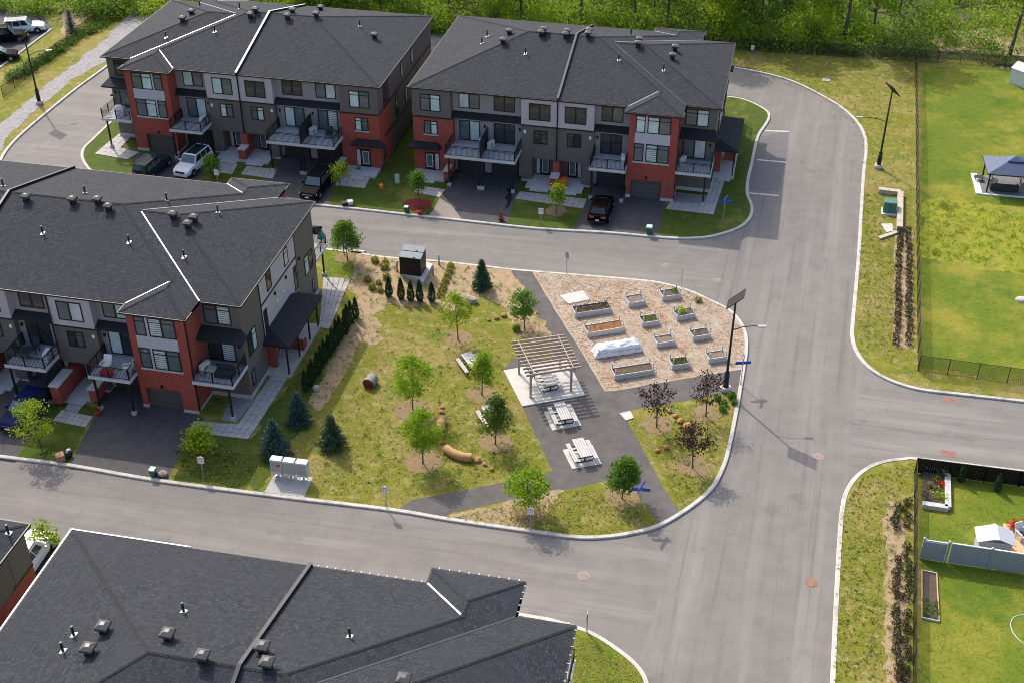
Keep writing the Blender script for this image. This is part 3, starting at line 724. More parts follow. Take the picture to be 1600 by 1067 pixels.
    def fbox(s, mb, F, a0, a1, z0, z1, c0, c1, m=0):
        mb.hexa([F(a0,z0,c0), F(a1,z0,c0), F(a1,z0,c1), F(a0,z0,c1), F(a0,z1,c0), F(a1,z1,c0), F(a1,z1,c1), F(a0,z1,c1)], m)
    def window(s, f, p, a0, a1, z0, z1, panes='LD', transom=True, sill=False, name='window', parent=None, fr=.085):
        F = s.face(f, p); mb = MB(); n = len(panes); w = (a1-a0)
        B = lambda x0, x1, y0, y1, c=.06: s.fbox(mb, F, x0, x1, y0, y1, 0, c)
        B(a0, a1, z0, z0+fr); B(a0, a1, z1-fr, z1); B(a0, a0+fr, z0+fr, z1-fr); B(a1-fr, a1, z0+fr, z1-fr)
        xs = [a0+w*i/n for i in range(n+1)]
        for x in xs[1:-1]: B(x-.07, x+.07, z0+fr, z1-fr, .058)
        tz = z1-.2*(z1-z0)-.08
        o = None
        if transom:
            for i in range(n): B(xs[i]+.07, xs[i+1]-.07, tz-.035, tz+.035, .05)
        o = s.done(mb, name, M['frame'], parent)
        code = {'D': 'gdark', 'M': 'gmid', 'L': 'glight', 'W': 'gwhite', 'B': 'gblind'}
        for i, ch in enumerate(panes):
            pm = MB(); x0 = xs[i]+(fr if i == 0 else .07); x1 = xs[i+1]-(fr if i == n-1 else .07)
            s.fbox(pm, F, x0, x1, z0+fr, z1-fr, .004, .03); s.done(pm, 'pane', M[code[ch]], o)
        if sill:
            sm = MB(); s.fbox(sm, F, a0-.08, a1+.08, z0-.12, z0-.005, 0, .12); s.done(sm, 'sill', M['conc'], o)
        return o
    def slider(s, p, a0, a1, z0=3.75, z1=5.95, panes='DL', f='f'):
        o = s.window(f, p, a0, a1, z0, z1, panes, False, name='patio_door', fr=.09)
        mb = MB(); F = s.face(f, p); s.fbox(mb, F, a0, a1, z1+.01, z1+.2, 0, .05); s.done(mb, 'head_panel', M['panel'], o)
    def door(s, p, a0, a1, z0, z1, side=None, f='f'):
        F = s.face(f, p); mb = MB(); s.fbox(mb, F, a0, a1, z0, z1, .0, .07); o = s.done(mb, 'front_door', M['frame'])
        g = MB(); w = a1-a0; x0, x1, y0, y1 = a0+.14*w, a1-.14*w, z0+.28, z1-.18
        for q in ((x0,x1,y0,y0+.06), (x0,x1,y1-.06,y1), (x0,x0+.06,y0+.06,y1-.06), (x1-.06,x1,y0+.06,y1-.06)): s.fbox(g, F, *q, .07, .085)
        s.done(g, 'glazing_bead', M['whitetrim'], o)
        g = MB(); s.fbox(g, F, x0+.06, x1-.06, y0+.06, y1-.06, .071, .079); s.done(g, 'pane', M['gmid'], o)
        h = MB(); s.fbox(h, F, a1-.11, a1-.06, z0+.95, z0+1.1, .07, .12); s.done(h, 'handle', M['galv'], o)
        if side:
            g = MB(); s.fbox(g, F, side[0], side[1], z0, z1, 0, .05); g2 = s.done(g, 'sidelight', M['frame'])
            g = MB(); s.fbox(g, F, side[0]+.06, side[1]-.06, z0+.1, z1-.1, .05, .06); s.done(g, 'pane', M['gwhite'], g2)
    def garage(s, p, a0, a1, z0=.12, z1=2.12, m='garage'):
        F = s.face('f', p); n = 4; h = (z1-z0)/n
        mb = MB(); s.fbox(mb, F, a0, a1, z0-.06, z1, 0, .03); o = s.done(mb, 'garage_door', M['black'])
        for i in range(n):
            b = MB(); s.fbox(b, F, a0+.04, a1-.04, z0+i*h+.012, z0+(i+1)*h-.012, .03, .06); s.done(b, 'door_section', M[m], o)
        b = MB(); s.fbox(b, F, a0-.02, a1+.02, z0-.14, z0-.06, 0, .28); s.done(b, 'threshold', M['conc'], o)
    def balcony(s, u0, u1, v0, v1, z=3.55, posts=(), open_left=False, open_right=False, back=False, screen=None):
        """deck from v0 (outer) to v1 (wall); posts = u of posts"""
        mb = MB(); mb.box(u0, u1, min(v0,v1), max(v0,v1), z-.02, z, T=s.T); o = s.done(mb, 'balcony', M['deck'])
        e = MB(); sg = 1 if v1 > v0 else -1
        a, b = sorted((v0-.03*sg, v0+.03*sg)); e.box(u0-.03, u1+.03, a, b, z-.24, z+.03, T=s.T)
        c, d = sorted((v0+.03*sg, v1))
        e.box(u0-.03, u0+.03, c, d, z-.24, z+.03, T=s.T); e.box(u1-.03, u1+.03, c, d, z-.24, z+.03, T=s.T)
        s.done(e, 'deck_edge', M['slabedge'], o)
        jo = MB(); jo.box(u0+.03, u1-.03, c, d, z-.22, z-.025, T=s.T); s.done(jo, 'deck_joist', M['black'], o)
        r = MB(); rz = z+1.05; vi = v0+.1*sg
        def run(p, q):
            L = math.dist(p, q); n = max(1, int(L/.125))
            P = s.T(*p, rz); Q = s.T(*q, rz); r.beam(P, Q, .06, .05)
            r.beam(s.T(*p, rz-.13), s.T(*q, rz-.13), .035, .035); r.beam(s.T(*p, z+.1), s.T(*q, z+.1), .035, .035)
            for i in range(1, n):
                t = i/n; x, y = p[0]+(q[0]-p[0])*t, p[1]+(q[1]-p[1])*t
                r.beam(s.T(x, y, z+.1), s.T(x, y, rz-.13), .02, .02)
            for t in (0, .5, 1) if L > 2.4 else (0, 1):
                x, y = p[0]+(q[0]-p[0])*t, p[1]+(q[1]-p[1])*t
                r.beam(s.T(x, y, z-.05), s.T(x, y, rz+.04), .075, .075)
        run((u0+.08, vi), (u1-.08, vi))
        if not open_left: run((u0+.08, vi), (u0+.08, v1-.05*sg))
        if not open_right: run((u1-.08, vi), (u1-.08, v1-.05*sg))
        s.done(r, 'railing', M['black'], o)
        if screen is not None:
            sc = MB(); sc.box(screen-.05, screen+.05, min(vi,v1), max(vi,v1), z+.01, z+1.85, T=s.T); s.done(sc, 'privacy_screen', M['black'], o)
        for u in posts:
            pm = MB(); vv = v0+.16*sg; pm.box(u-.07, u+.07, vv-.07, vv+.07, .45, z-.24, T=s.T); p = s.done(pm, 'balcony_post', M['black'], o)
            b = MB(); b.box(u-.17, u+.17, vv-.17, vv+.17, 0, .45, T=s.T); s.done(b, 'pier', M['found'], p)
        return o
    def pentroof(s, u0, u1, vo, vw, zb=6.35, zt=6.88, hipL=False, hipR=False, name='pent_roof'):
        mb = MB(); sg = 1 if vw > vo else -1
        hl = min(.5, abs(vw-vo)*.6) if hipL else 0; hr = min(.5, abs(vw-vo)*.6) if hipR else 0
        c = [s.T(u0,vo,zb), s.T(u1,vo,zb), s.T(u1,vw,zb), s.T(u0,vw,zb), s.T(u0,vo,zb+.16), s.T(u1,vo,zb+.16), s.T(u1-hr,vw,zt), s.T(u0+hl,vw,zt)]
        mb.hexa(c); return s.done(mb, name, M['pent'])
    def lamp(s, f, p, a, z):
        mb = MB(); F = s.face(f, p); s.fbox(mb, F, a-.08, a+.08, z-.16, z+.12, 0, .14); s.done(mb, 'wall_light', M['black'])
    def plaque(s, a, z, p=1.3):
        mb = MB(); F = s.face('f', p); n = 14
        ring = [(a+.13*math.cos(t*2*math.pi/n), z+.19*math.sin(t*2*math.pi/n)) for t in range(n)]
        mb.mesh([F(x, y, 0) for x, y in ring] + [F(x, y, .05) for x, y in ring], [tuple(range(n, 2*n)), tuple(range(n))[::-1]] + [(k, (k+1) % n, n+(k+1) % n, n+k) for k in range(n)])
        s.done(mb, 'address_plaque', M['whitetrim'])
    # ---- pieces of the design, all in design coordinates (u along the street, v into the block)
    def bay(s, w=('L','LM','M','LM')):
        V = .1
        s.boxes('brick_wall', 'brick', (-4.75,-4.3,V,2.9,.42,9.25), (-1.28,0,V,2.9,.42,9.25), (-4.3,-1.28,V,2.9,2.16,9.25))
        s.boxes('foundation', 'found', (-4.77,-4.3,V-.02,2.9,0,.42), (-1.28,.02,V-.02,2.9,0,.42))
        s.garage(.45, -4.3, -1.28)
        s.boxes('garage_reveal', 'black', (-4.295,-1.285,.455,2.9,0,2.155))
        s.boxes('pale_panel', 'panel', (-3.2,-2.99,V-.035,V,7.25,9.0), (-4.16,-.73,V-.04,V,6.12,7.25), (-3.22,-3.03,V-.035,V,4.2,6.12))
        s.window('f', V, -4.12, -3.2, 7.25, 9.0, w[0]); s.window('f', V, -2.98, -.75, 7.25, 9.0, w[1])
        s.window('f', V, -4.16, -3.22, 4.2, 6.1, w[2]); s.window('f', V, -3.02, -.77, 4.2, 6.1, w[3])
        s.boxes('sill_band', 'conc', (-4.24,-.68,V-.12,V,4.05,4.19))
        s.lamp('f', V, -2.8, 2.5)
        s.boxes('downspout', 'black', (-.02,.09,V+.1,V+.2,.3,9.2))
    def endunit(s, w='MW', d='MW', side=True, back=True):
        ve = 2.85
        s.boxes('charcoal_wall', 'charcoal', (.0,3.4,ve,6.75,.5,9.25), (.0,3.4,14.85,19.35,.5,9.25))
        s.boxes('pale_grey_wall', 'grey', (2.0,3.42,6.75,14.85,3.3,9.25))
        s.boxes('brick_wall', 'brick', (2.0,3.38,6.75,14.85,.5,3.3))
        s.boxes('foundation', 'found', (.0,3.43,ve-.03,19.38,0,.5))
        s.boxes('floor_band', 'black', (3.4,3.47,6.75,14.85,6.52,6.66), (3.4,3.46,6.70,6.80,3.3,9.25), (3.4,3.46,14.80,14.90,3.3,9.25))
        s.window('f', ve, .38, 2.62, 7.2, 8.95, w); s.slider(ve, .32, 2.6, panes=d)
        s.pentroof(.03, 3.85, ve-1.25, ve, 6.25, 6.95, hipR=True)
        s.balcony(.05, 3.45, -.15, ve, posts=(2.95,), open_left=True)
        s.lamp('f', ve, 3.0, 5.3)
        if side:
            for a0, a1, z0, z1, pn in ((8.3,9.3,7.0,8.7,'D'), (12.3,13.2,7.0,8.6,'W')): s.window('r', 3.42, a0, a1, z0, z1, pn)
            s.window('r', 3.42, 14.0, 14.6, 3.5, 5.9, 'D'); s.window('r', 3.42, 7.05, 7.7, 3.5, 5.9, 'D')
            s.window('r', 3.4, 16.6, 18.6, 3.45, 5.3, 'LD'); s.window('r', 3.4, 17.95, 18.4, .9, 2.2, 'M', False)
            s.window('r', 3.4, 3.5, 5.2, 3.85, 5.85, 'DL'); s.window('r', 3.4, 3.45, 4.05, 1.0, 2.5, 'M', False)
            for a in (10.1, 11.6):
                mb = MB(); F = s.face('r', 3.42); n = 12
                ring = [(a+.16*math.cos(t*2*math.pi/n), 5.05+.16*math.sin(t*2*math.pi/n)) for t in range(n)]
                mb.mesh([F(x, y, 0) for x, y in ring] + [F(x, y, .05) for x, y in ring], [tuple(range(n, 2*n))] + [(k, (k+1) % n, n+(k+1) % n, n+k) for k in range(n)])
                s.done(mb, 'address_plaque', M['whitetrim'])
            s.lamp('r', 3.42, 12.2, 6.1); s.lamp('r', 3.42, 9.6, 6.1); s.lamp('r', 3.4, 15.5, 6.0)
            # porch
            s.boxes('porch', 'conc', (3.44,5.5,6.15,14.0,.05,.36), (3.9,5.2,5.65,6.14,.03,.2))
            o = s.root
            mb = MB(); zb, zt = 3.1, 3.95
            c = [s.T(3.44,6.2,zb), s.T(5.75,6.2,zb), s.T(5.75,14.3,zb), s.T(3.44,14.3,zb), s.T(5.75,6.2,zb+.16), s.T(5.75,14.3,zb+.16), s.T(3.44,7.6,zt), s.T(3.44,12.9,zt), s.T(3.44,6.2,zb+.16), s.T(3.44,14.3,zb+.16)]
            mb.mesh(c, [(0,3,2,1), (1,2,5,4), (4,5,7,6), (0,1,4,8), (8,4,6), (2,3,9,5), (5,9,7), (0,8,6,7,9,3)])
            s.done(mb, 'porch_roof', M['pent'])
            for v in (6.45, 9.0, 11.6, 13.7): s.boxes('porch_post', 'black', (5.25,5.37,v-.06,v+.06,.36,3.1))
            s.boxes('porch_pier', 'brick', (4.2,5.35,9.95,10.7,.36,1.5)); s.boxes('pier_cap', 'conc', (4.12,5.43,9.87,10.78,1.5,1.62))
            s.boxes('porch_pier', 'brick', (3.44,4.0,7.1,7.5,.36,3.1)); 
            s.door(3.38, 8.0, 8.95, .4, 2.5, f='r'); s.door(3.38, 11.6, 12.55, .4, 2.5, f='r')
        if back:
            s.balcony(.05, 3.45, 22.35, 19.35, posts=(2.95,), open_left=True); s.pentroof(.03, 3.85, 20.6, 19.35, 6.25, 6.95, hipR=True)
            s.slider(19.35, .32, 2.6, panes='DL', f='b')
            s.boxes('brick_wall', 'brick', (-4.75,0,19.3,22.1,.42,9.25))
    def recess(s, u1, w='MD', d='DM', flip=False, gar=True, pent=True, gm='gardark'):
        """3.6 m recess whose right edge is u1 (mirror inside when flip)"""
        u0 = u1-3.6; V = 1.9
        s.boxes('mid_grey_wall', 'midgrey', (u0,u1,V,2.9,2.35,9.25), (u0,u0+.35,V,2.9,.3,2.35), (u1-.35,u1,V,2.9,.3,2.35))
        a = u0+.6 if not flip else u0+.65
        s.window('f', V, a, a+2.15, 7.25, 8.85, w, False); s.slider(V, a, a+2.15, panes=d)
        if pent: s.pentroof(u0, u1, V-.7, V)
        s.garage(V-.01+.0, u0+.4, u1-.4, z1=2.3, m=gm)
        s.lamp('f', V, u0+.3 if not flip else u1-.3, 5.5)
    def half(s, u1, flip=False, w='DD', w2='DD', door=True, pier=True, pl=None):
        """3.65 m projecting grey half unit; its entry alcove is at the left end unless flip"""
        u0 = u1-3.65; V = 1.3
        s.boxes('pale_grey_wall', 'grey', (u0,u1,V-.12,2.9,6.42,9.25)); s.boxes('floor_band', 'black', (u0,u1,V-.14,V-.0,6.28,6.42))
        ex = (u0, u0+2.55) if not flip else (u1-2.55, u1)
        wx = (u0+2.55, u1) if not flip else (u0, u1-2.55)
        s.boxes('charcoal_wall', 'charcoal', (u0,u1,V,2.9,2.75,6.28), (wx[0],wx[1],V,2.9,.3,2.75), (ex[0],ex[1],2.6,2.9,.3,2.75))
        s.boxes('foundation', 'found', (wx[0],wx[1],V-.02,2.9,0,.3))
        a = u0+.72 if not flip else u1-.72-2.15
        s.window('f', V-.12, a, a+2.15, 6.98, 8.75, w, False)
        a = u0+1.0 if not flip else u1-1.0-1.4
        s.window('f', V, a, a+1.4, 4.4, 5.85, w2)
        if door:
            a = u0+.95 if not flip else u1-.95-.92
            s.door(2.6, a, a+.92, .36, 2.4, (a-.5, a-.05) if flip else (a+.97, a+1.4))
            b = (u0+.02, u0+2.9) if not flip else (u1-2.9, u1-.02)
            s.boxes('porch', 'found', (b[0],b[1],-.25,2.6,.04,.36), (b[0]+.5,b[1]-.5,-.75,-.26,.03,.2))
        s.plaque(u1-.35 if not flip else u0+.35, 5.6)
        s.boxes('downspout', 'black', (u0-.05,u0+.05,V-.24,V-.14,.4,9.2) if not flip else (u1-.05,u1+.05,V-.24,V-.14,.4,9.2))
    def wallpier(s, u, w=.38, v0=-.1, v1=2.6):
        s.boxes('porch_pier', 'brick', (u-w,u+w,v0,1.0,.36,1.45), (u-w*.8,u+w*.8,1.0,v1,.36,2.75)); s.boxes('pier_cap', 'conc', (u-w-.07,u+w+.07,v0-.07,1.0,1.45,1.58))
    def aunit(s, w1='ML', w2='ML'):
        V = 1.15
        s.boxes('charcoal_wall', 'charcoal', (-26.85,-22.85,V-.08,2.9,6.35,9.25)); s.boxes('floor_band', 'black', (-26.87,-22.83,V-.1,2.9,6.2,6.35))
        s.boxes('brick_wall', 'brick', (-26.85,-22.7,V,5.0,.36,6.2))
        s.window('f', V-.08, -26.0, -23.9, 6.95, 8.75, w1); s.window('f', V, -25.7, -24.3, 4.4, 5.85, w2, sill=True)
        s.pentroof(-27.4, -23.9, V-.9, V, 3.02, 3.5, hipL=True, hipR=True, name='door_canopy')
        s.door(V, -25.7, -24.75, .4, 2.35, (-24.7, -24.2))
        s.boxes('porch', 'found', (-26.75,-23.2,-.85,V-.01,.04,.36), (-25.6,-24.2,-1.35,-.86,.03,.2))
        s.boxes('porch_pier', 'brick', (-23.25,-22.75,-.85,.6,.36,1.35)); s.boxes('pier_cap', 'conc', (-23.32,-22.68,-.92,.67,1.35,1.47))
        s.boxes('charcoal_wall', 'charcoal', (-26.85,-26.0,5.0,21.0,.36,9.25)); s.boxes('brick_wall', 'brick', (-26.84,-26.0,17.5,21.04,.36,6.2))
        for a, z0, z1, pn in ((6.9,3.6,5.9,'D'), (9.2,7.0,8.6,'W'), (10.4,3.7,5.6,'D'), (13.1,7.0,8.6,'W'), (15.2,3.6,5.8,'D'), (2.1,.9,2.3,'M')):
            s.window('l', -26.85, a, a+.75, z0, z1, pn)
        s.boxes('floor_band', 'black', (-26.93,-26.85,3.0,21.0,3.15,3.27), (-26.93,-26.85,3.0,21.0,6.2,6.33))
    def core(s, u0, u1): s.boxes('party_wall', 'charcoal', (u0, u1, 2.9, 19.3, .0, 9.22))
    def stdroof(s, left, vents, pipes, walls, ve='flash', vm='flash'):
        br, bl, mf, mb_, bf, ef, ee = .35, -5.1, 1.0, 2*VM-1.0, -.2, 2.5, 3.72
        rects = [(left, br, mf, mb_), (bl, br, bf, bf+7), (bl, br, 2*VM-bf-7, 2*VM-bf), (-18.5, ee, ef, 2*VM-ef)]
        h = (br-bl)/2; he = VM-ef
        va = [((bl, mf), (bl+h, mf+h), vm), ((br, ef), (br-he, ef+he), ve),
              ((bl, mb_), (bl+h, mb_-h), vm), ((br, 2*VM-ef), (br-he, 2*VM-ef-he), 'flash2')]
        s.roof(rects, vents, pipes, va, walls)
M['venthood'] = mat('vent hood', (.06,.06,.062), (.09,.09,.092), 5, .4)
M['caplid'] = mat('firewall metal', (.045,.05,.056), (.06,.065,.07), 3, .45)
M['flash2'] = mat('grey valley metal', (.24,.24,.25), (.3,.3,.31), 3, .5)

# --- block behind, middle
B2 = Block('brick and grey townhouse row with the orange toy bin at its door', at(1051,317.5), -12.6, 1.0, (0, .1))
B2.core(-26.0, 2.0); B2.bay(('L','LM','M','BM')); B2.endunit('ML','MW')
B2.recess(-4.75, 'DM', 'DD'); B2.half(-8.35, False, 'DD', 'DD'); B2.half(-12.0, True, 'DD', 'DD'); B2.wallpier(-12.0)
B2.recess(-15.65, 'DD', 'DD', True); B2.recess(-19.25, 'LM', 'ML', True); B2.aunit('ML', 'ML')
B2.balcony(-8.33, -4.78, -1.15, 1.9, posts=(-8.1, -5.0)); B2.balcony(-22.85, -15.66, -1.6, 1.9, posts=(-22.5, -19.4, -19.05, -15.9), screen=-19.25)
B2.stdroof(-27.15, [(796,46),(786,60),(850,43),(846,48),(887,46),(884,51),(921,45),(919,50),(999,59),(997,65),(1055,71),(1051,84)], [(761,54),(753,65),(821,81),(967,91),(1037,107),(986,51)], [(-12.0, .95, 21.25, 'caplid')], 'caplid', 'flash2')
# --- block behind, left (mirror image)
B1 = Block('brick and grey townhouse row with white roof flashing and a white SUV in its drive', at(597,268), -12.4, 1.0, (-26.85, 1.15), mu=-1)
B1.core(-26.0, 2.0); B1.bay(('M','LM','M','LM')); B1.endunit('MD','LM')
B1.recess(-4.75, 'ML', 'LM'); B1.half(-8.35, False, 'ML', 'ML'); B1.half(-12.0, True, 'DD', 'LM'); B1.wallpier(-12.0)
B1.recess(-15.65, 'DD', 'ML', True); B1.recess(-19.25, 'LM', 'BM', True); B1.aunit('ML', 'ML')
B1.balcony(-8.33, -4.78, -1.15, 1.9, posts=(-8.1, -5.0)); B1.balcony(-22.85, -15.66, -1.6, 1.9, posts=(-22.5, -19.4, -19.05, -15.9), screen=-19.25)
B1.stdroof(-27.15, [(299,15),(285,26),(399,12),(391,20),(457,13),(449,22),(501,9),(494,19),(585,52)], [(259,56),(335,47),(312,8),(374,10),(562,38)], [(-12.0, .95, 21.25, 'whitetrim')])
# --- block on the left beside the park
L1 = Block('brick and grey townhouse row with two white balcony chairs, beside the cedar hedge', at(394,625), -12.0, .96, (3.4, 2.85))
L1.core(-36, 2.0); L1.bay(('M','BM','M','BM')); L1.endunit('MB','DB')
L1.recess(-4.75, 'ML', 'LD'); L1.half(-8.35, False, 'MW', 'DM'); L1.recess(-12.0, 'DD', 'DD'); L1.half(-15.6, False, 'ML', 'MM'); L1.recess(-19.25, 'MD', 'DD'); L1.half(-22.85)
L1.recess(-26.5); L1.half(-30.1)
for u in (-11.75, -19.0):
    L1.boxes('porch_pier', 'brick', (u-.2,u+.55,-1.3,2.6,.36,2.05)); L1.boxes('pier_cap', 'conc', (u-.27,u+.62,-1.37,1.1,2.05,2.17))
L1.boxes('porch_pier', 'brick', (-9.15,-8.5,-.4,.9,.36,1.5)); L1.boxes('pier_cap', 'conc', (-9.22,-8.43,-.47,.9,1.5,1.62))
L1.balcony(-8.33, -4.78, -1.15, 1.9, posts=(-8.0, -5.05)); L1.balcony(-15.58, -12.03, -1.15, 1.9, posts=(-15.3, -12.3)); L1.balcony(-22.83, -19.28, -1.15, 1.9, posts=(-22.6, -19.5))
L1.stdroof(-40, [(40,305),(113,309),(152,309),(169,320),(270,332),(303,337),(293,347)], [(132,298),(260,309),(66,361),(201,375),(287,398),(340,328),(4,287)], [(-20.1, .95, 21.25, 'caplid')])
# --- block in the foreground, seen over its roof (turned about)
F1 = Block('foreground townhouse row seen mostly as a grey shingled roof with a black firewall across it', at(820,909,9.12), -11.5, .97, (.35, -.2), mv=-1)
F1.core(-26.8, 1.0); F1.boxes('brick_wall', 'brick', (-4.75,0,.1,2.9,0,9.22)); F1.boxes('charcoal_wall', 'charcoal', (0,3.4,2.85,19.3,0,9.22)); F1.boxes('mid_grey_wall', 'midgrey', (-26.8,-4.75,1.3,2.9,0,9.22))
F1.window('r', 3.4, 4.2, 5.6, 6.6, 8.6, 'LM'); F1.window('r', 3.4, 6.6, 7.6, 6.6, 8.6, 'L')
F1.balcony(.05, 3.45, -.15, 2.85, posts=(2.95,), open_left=True)
F1.stdroof(-27.15, [(161,976),(138,1010),(262,987),(316,1021),(410,1007),(417,1032),(631,1058)], [(114,987),(97,1012),(286,950),(546,989)], [(-12.1, .95, 21.25, 'caplid')], 'caplid')
tr = MB()
tr.box(-27.3, -27.2, .9, 21.3, ZE-.17, ZE+.012, T=F1.T); tr.box(-27.2, -19.6, .87, .96, ZE-.17, ZE+.012, T=F1.T)
F1.done(tr, 'drip_edge', M['whitetrim'], F1.rf)
bk = MB()
def clips(u0, u1, v, n, along=True):
    for i in range(n):
        t = u0+(u1-u0)*(i+.5)/n
        if along: bk.box(t-.03, t+.03, v-.12, v+.03, ZE-.01, ZE+.02, T=F1.T)
        else: bk.box(v-.06, v+.14, t-.05, t+.05, ZE-.01, ZE+.02, T=F1.T)
clips(-11.9, -5.2, .95, 13); clips(-5.0, .3, -.25, 9); pass
for i in range(5): t = .1+i*.5; bk.box(.35, .47, t-.03, t+.03, ZE-.01, ZE+.02, T=F1.T)
clips(.6, 3.6, 2.42, 5)
for i in range(16): t = 2.8+i*.6; bk.box(3.72, 3.84, t-.03, t+.03, ZE-.01, ZE+.02, T=F1.T)
F1.done(bk, 'gutter_bracket', M['panel'], F1.rf)['kind'] = 'stuff'
# --- corner of the next block, bottom left
C1 = Block('corner of a charcoal and brick townhouse at the bottom left edge, white car beside it', at(45,818,9.12), -12.0, .97, (.3, .95), mv=-1)
C1.boxes('charcoal_wall', 'charcoal', (-14,0,1.25,3.2,6.35,9.25), (-14,-.02,3.2,20,.5,9.25)); C1.boxes('floor_band', 'black', (-14,.02,1.23,3.4,6.2,6.35)); C1.boxes('brick_wall', 'brick', (-14,-.0,1.3,7.5,.4,6.2)); C1.boxes('foundation', 'found', (-14,.03,1.28,20.03,0,.4))
C1.window('r', 0, 9.0, 9.8, 3.6, 5.6, 'M', sill=True)
C1.rects = []
C1.roof([(-16, .3, .95, 20.5)], (), ((12,828),), (), ())

# ================================================================ planting
def leaf(mb, c, s, rr, m=0, up=.35, asp=.62):
    n = Vector((rr.gauss(0,1), rr.gauss(0,1), rr.gauss(0,1)+up)).normalized()
    a = n.orthogonal().normalized(); b = n.cross(a); t = rr.uniform(0, 6.28)
    a, b = a*math.cos(t)+b*math.sin(t), b*math.cos(t)-a*math.sin(t)
    s = s*rr.uniform(.6, 1.3); c = Vector(c)
    i = len(mb.v); w = s*asp*.5
    mb.v += [tuple(c-a*s*.5), tuple(c+b*w), tuple(c+a*s*.5), tuple(c-b*w)]
    mb.f.append((i, i+1, i+2, i+3)); mb.m.append(m); mb.uv.append(None); mb.smooth.append(False)
def tree_data(key, seed, h, th, cr, nclump, nleaf, ls, leafm, tr=.06, shape='round', clump=.5):
    """returns (trunk mesh, crown mesh): total height h, clear trunk th, crown radius cr"""
    rr = random.Random(seed); tb = MB(); cb = MB()
    lean = Vector((rr.uniform(-.03,.03), rr.uniform(-.03,.03), 0))
    pts = [Vector((0,0,-.05)), Vector((0,0,th*.5))+lean*th, Vector((0,0,th))+lean*th*2, Vector((0,0,th+(h-th)*.5))+lean*h*1.5, Vector((0,0,h*.96))+lean*h*2]
    tb.path(pts, [tr*1.25, tr, tr*.85, tr*.5, tr*.14], 7)
    ch = h-th
    for k in range(nclump):
        t = rr.random()**.85
        if shape == 'round': prof = math.sin(math.pi*min(1, .12+.88*t))**.6
        elif shape == 'cone': prof = (1-t)*.95+.14
        else: prof = (.55+.75*t)*(1.15-.75*t**3)
        ang = k*2.399+rr.uniform(-.5, .5); r = cr*prof*rr.uniform(.35, 1.0)
        z = th+ch*(.04+.94*t); c = Vector((r*math.cos(ang), r*math.sin(ang), z))+lean*z*1.6
        base = Vector((0,0,max(th*.9, z-r*.75-.1*ch)))+lean*z*1.5
        if k % 2 == 0 or nclump < 30: tb.path([base, base.lerp(c, .55)+Vector((0,0,-.04*ch)), c], [tr*.34, tr*.2, tr*.06], 4)
        cs = clump*rr.uniform(.6, 1.25)
        for _ in range(int(nleaf*1.7*rr.uniform(.5, 1.4))):
            d = Vector((rr.gauss(0,1), rr.gauss(0,1), rr.gauss(0,.75)))
            if d.length > 1.9: d *= 1.9/d.length
            d *= cs*.5
            leaf(cb, c+d, ls, rr)
    return tb.data(key+'_trunk', [M['bark']]), cb.data(key+'_crown', [M[leafm]])
def plant_tree(td, name, label, cat, p, rz=0, sc=1, group=None):
    o = thing(name, label, cat, p, rz, group); o.scale = (sc, sc, sc) if not isinstance(sc, tuple) else sc
    inst(td[0], 'trunk', o); inst(td[1], 'crown', o); return o
GP = 'young trees planted in the park'
def T_(key, seed, h, th, cr, lm, n=46, nl=34, ls=.185, shape='round', tr=.05, clump=.55): return tree_data(key, seed, h, th, cr, n, nl, ls, lm, tr, shape, clump)
park = [
 (716,531, T_('a',1,4.3,1.9,1.35,'lfy',40,30), 'bright yellow-green young tree by the pink boulder'),
 (820,515, T_('b',2,3.6,1.1,1.25,'lf2',46,32), 'mid green young tree beside the top of the park path'),
 (645,642, T_('c',3,5.0,1.5,1.6,'lf',56,36), 'bright green spreading young tree near the short red-ended log'),
 (753,617, T_('d',4,4.0,1.4,1.05,'lf',40,34,shape='cone'), 'slim bright green young tree between the two picnic tables on the grass'),
 (661,724, T_('e',5,4.6,1.6,1.4,'lf',54,38), 'full bright green young tree beside the curved log bench'),
 (774,694, T_('f',6,4.2,1.3,1.2,'lfd',56,36,shape='cone'), 'darker olive young tree in front of a picnic table on the grass'),
 (972,779, T_('h',8,3.3,1.1,1.1,'lf2',64,40), 'dense round-headed young tree beside the lower blue street sign'),
 (826,797, T_('g',7,3.4,.9,1.5,'lf',56,36), 'broad fresh green young tree at the lower kerb behind a parking sign'),
 (543,408, T_('i',9,3.9,1.4,1.45,'lf2',60,40), 'round green street tree on the lawn behind the left row'),
 (538,398, T_('i2',19,3.2,1.7,.8,'lf2',22,26), 'smaller street tree tucked behind the round one'),
]
for x, y, td, lb in park: plant_tree(td, 'young_tree', lb, 'tree', at(x, y, LZ), R.uniform(0, 6), 1, GP)
pur = [(1026,667, T_('p1',21,3.7,1.6,1.5,'lfp',26,20,.19,'vase'), 'purple-leaved young tree next to the small square concrete pad'),
       (1103,650, T_('p2',22,4.1,1.5,1.3,'lfp',26,18,.19), 'purple-leaved young tree left of the lamp base'),
       (1082,731, T_('p3',23,3.6,1.6,1.3,'lfp',30,20,.19), 'purple-leaved young tree lowest in the corner bed by the curved kerb')]
for x, y, td, lb in pur: plant_tree(td, 'purple_tree', lb, 'tree', at(x, y, LZ), R.uniform(0, 6), 1, 'purple-leaved trees near the lamp post')
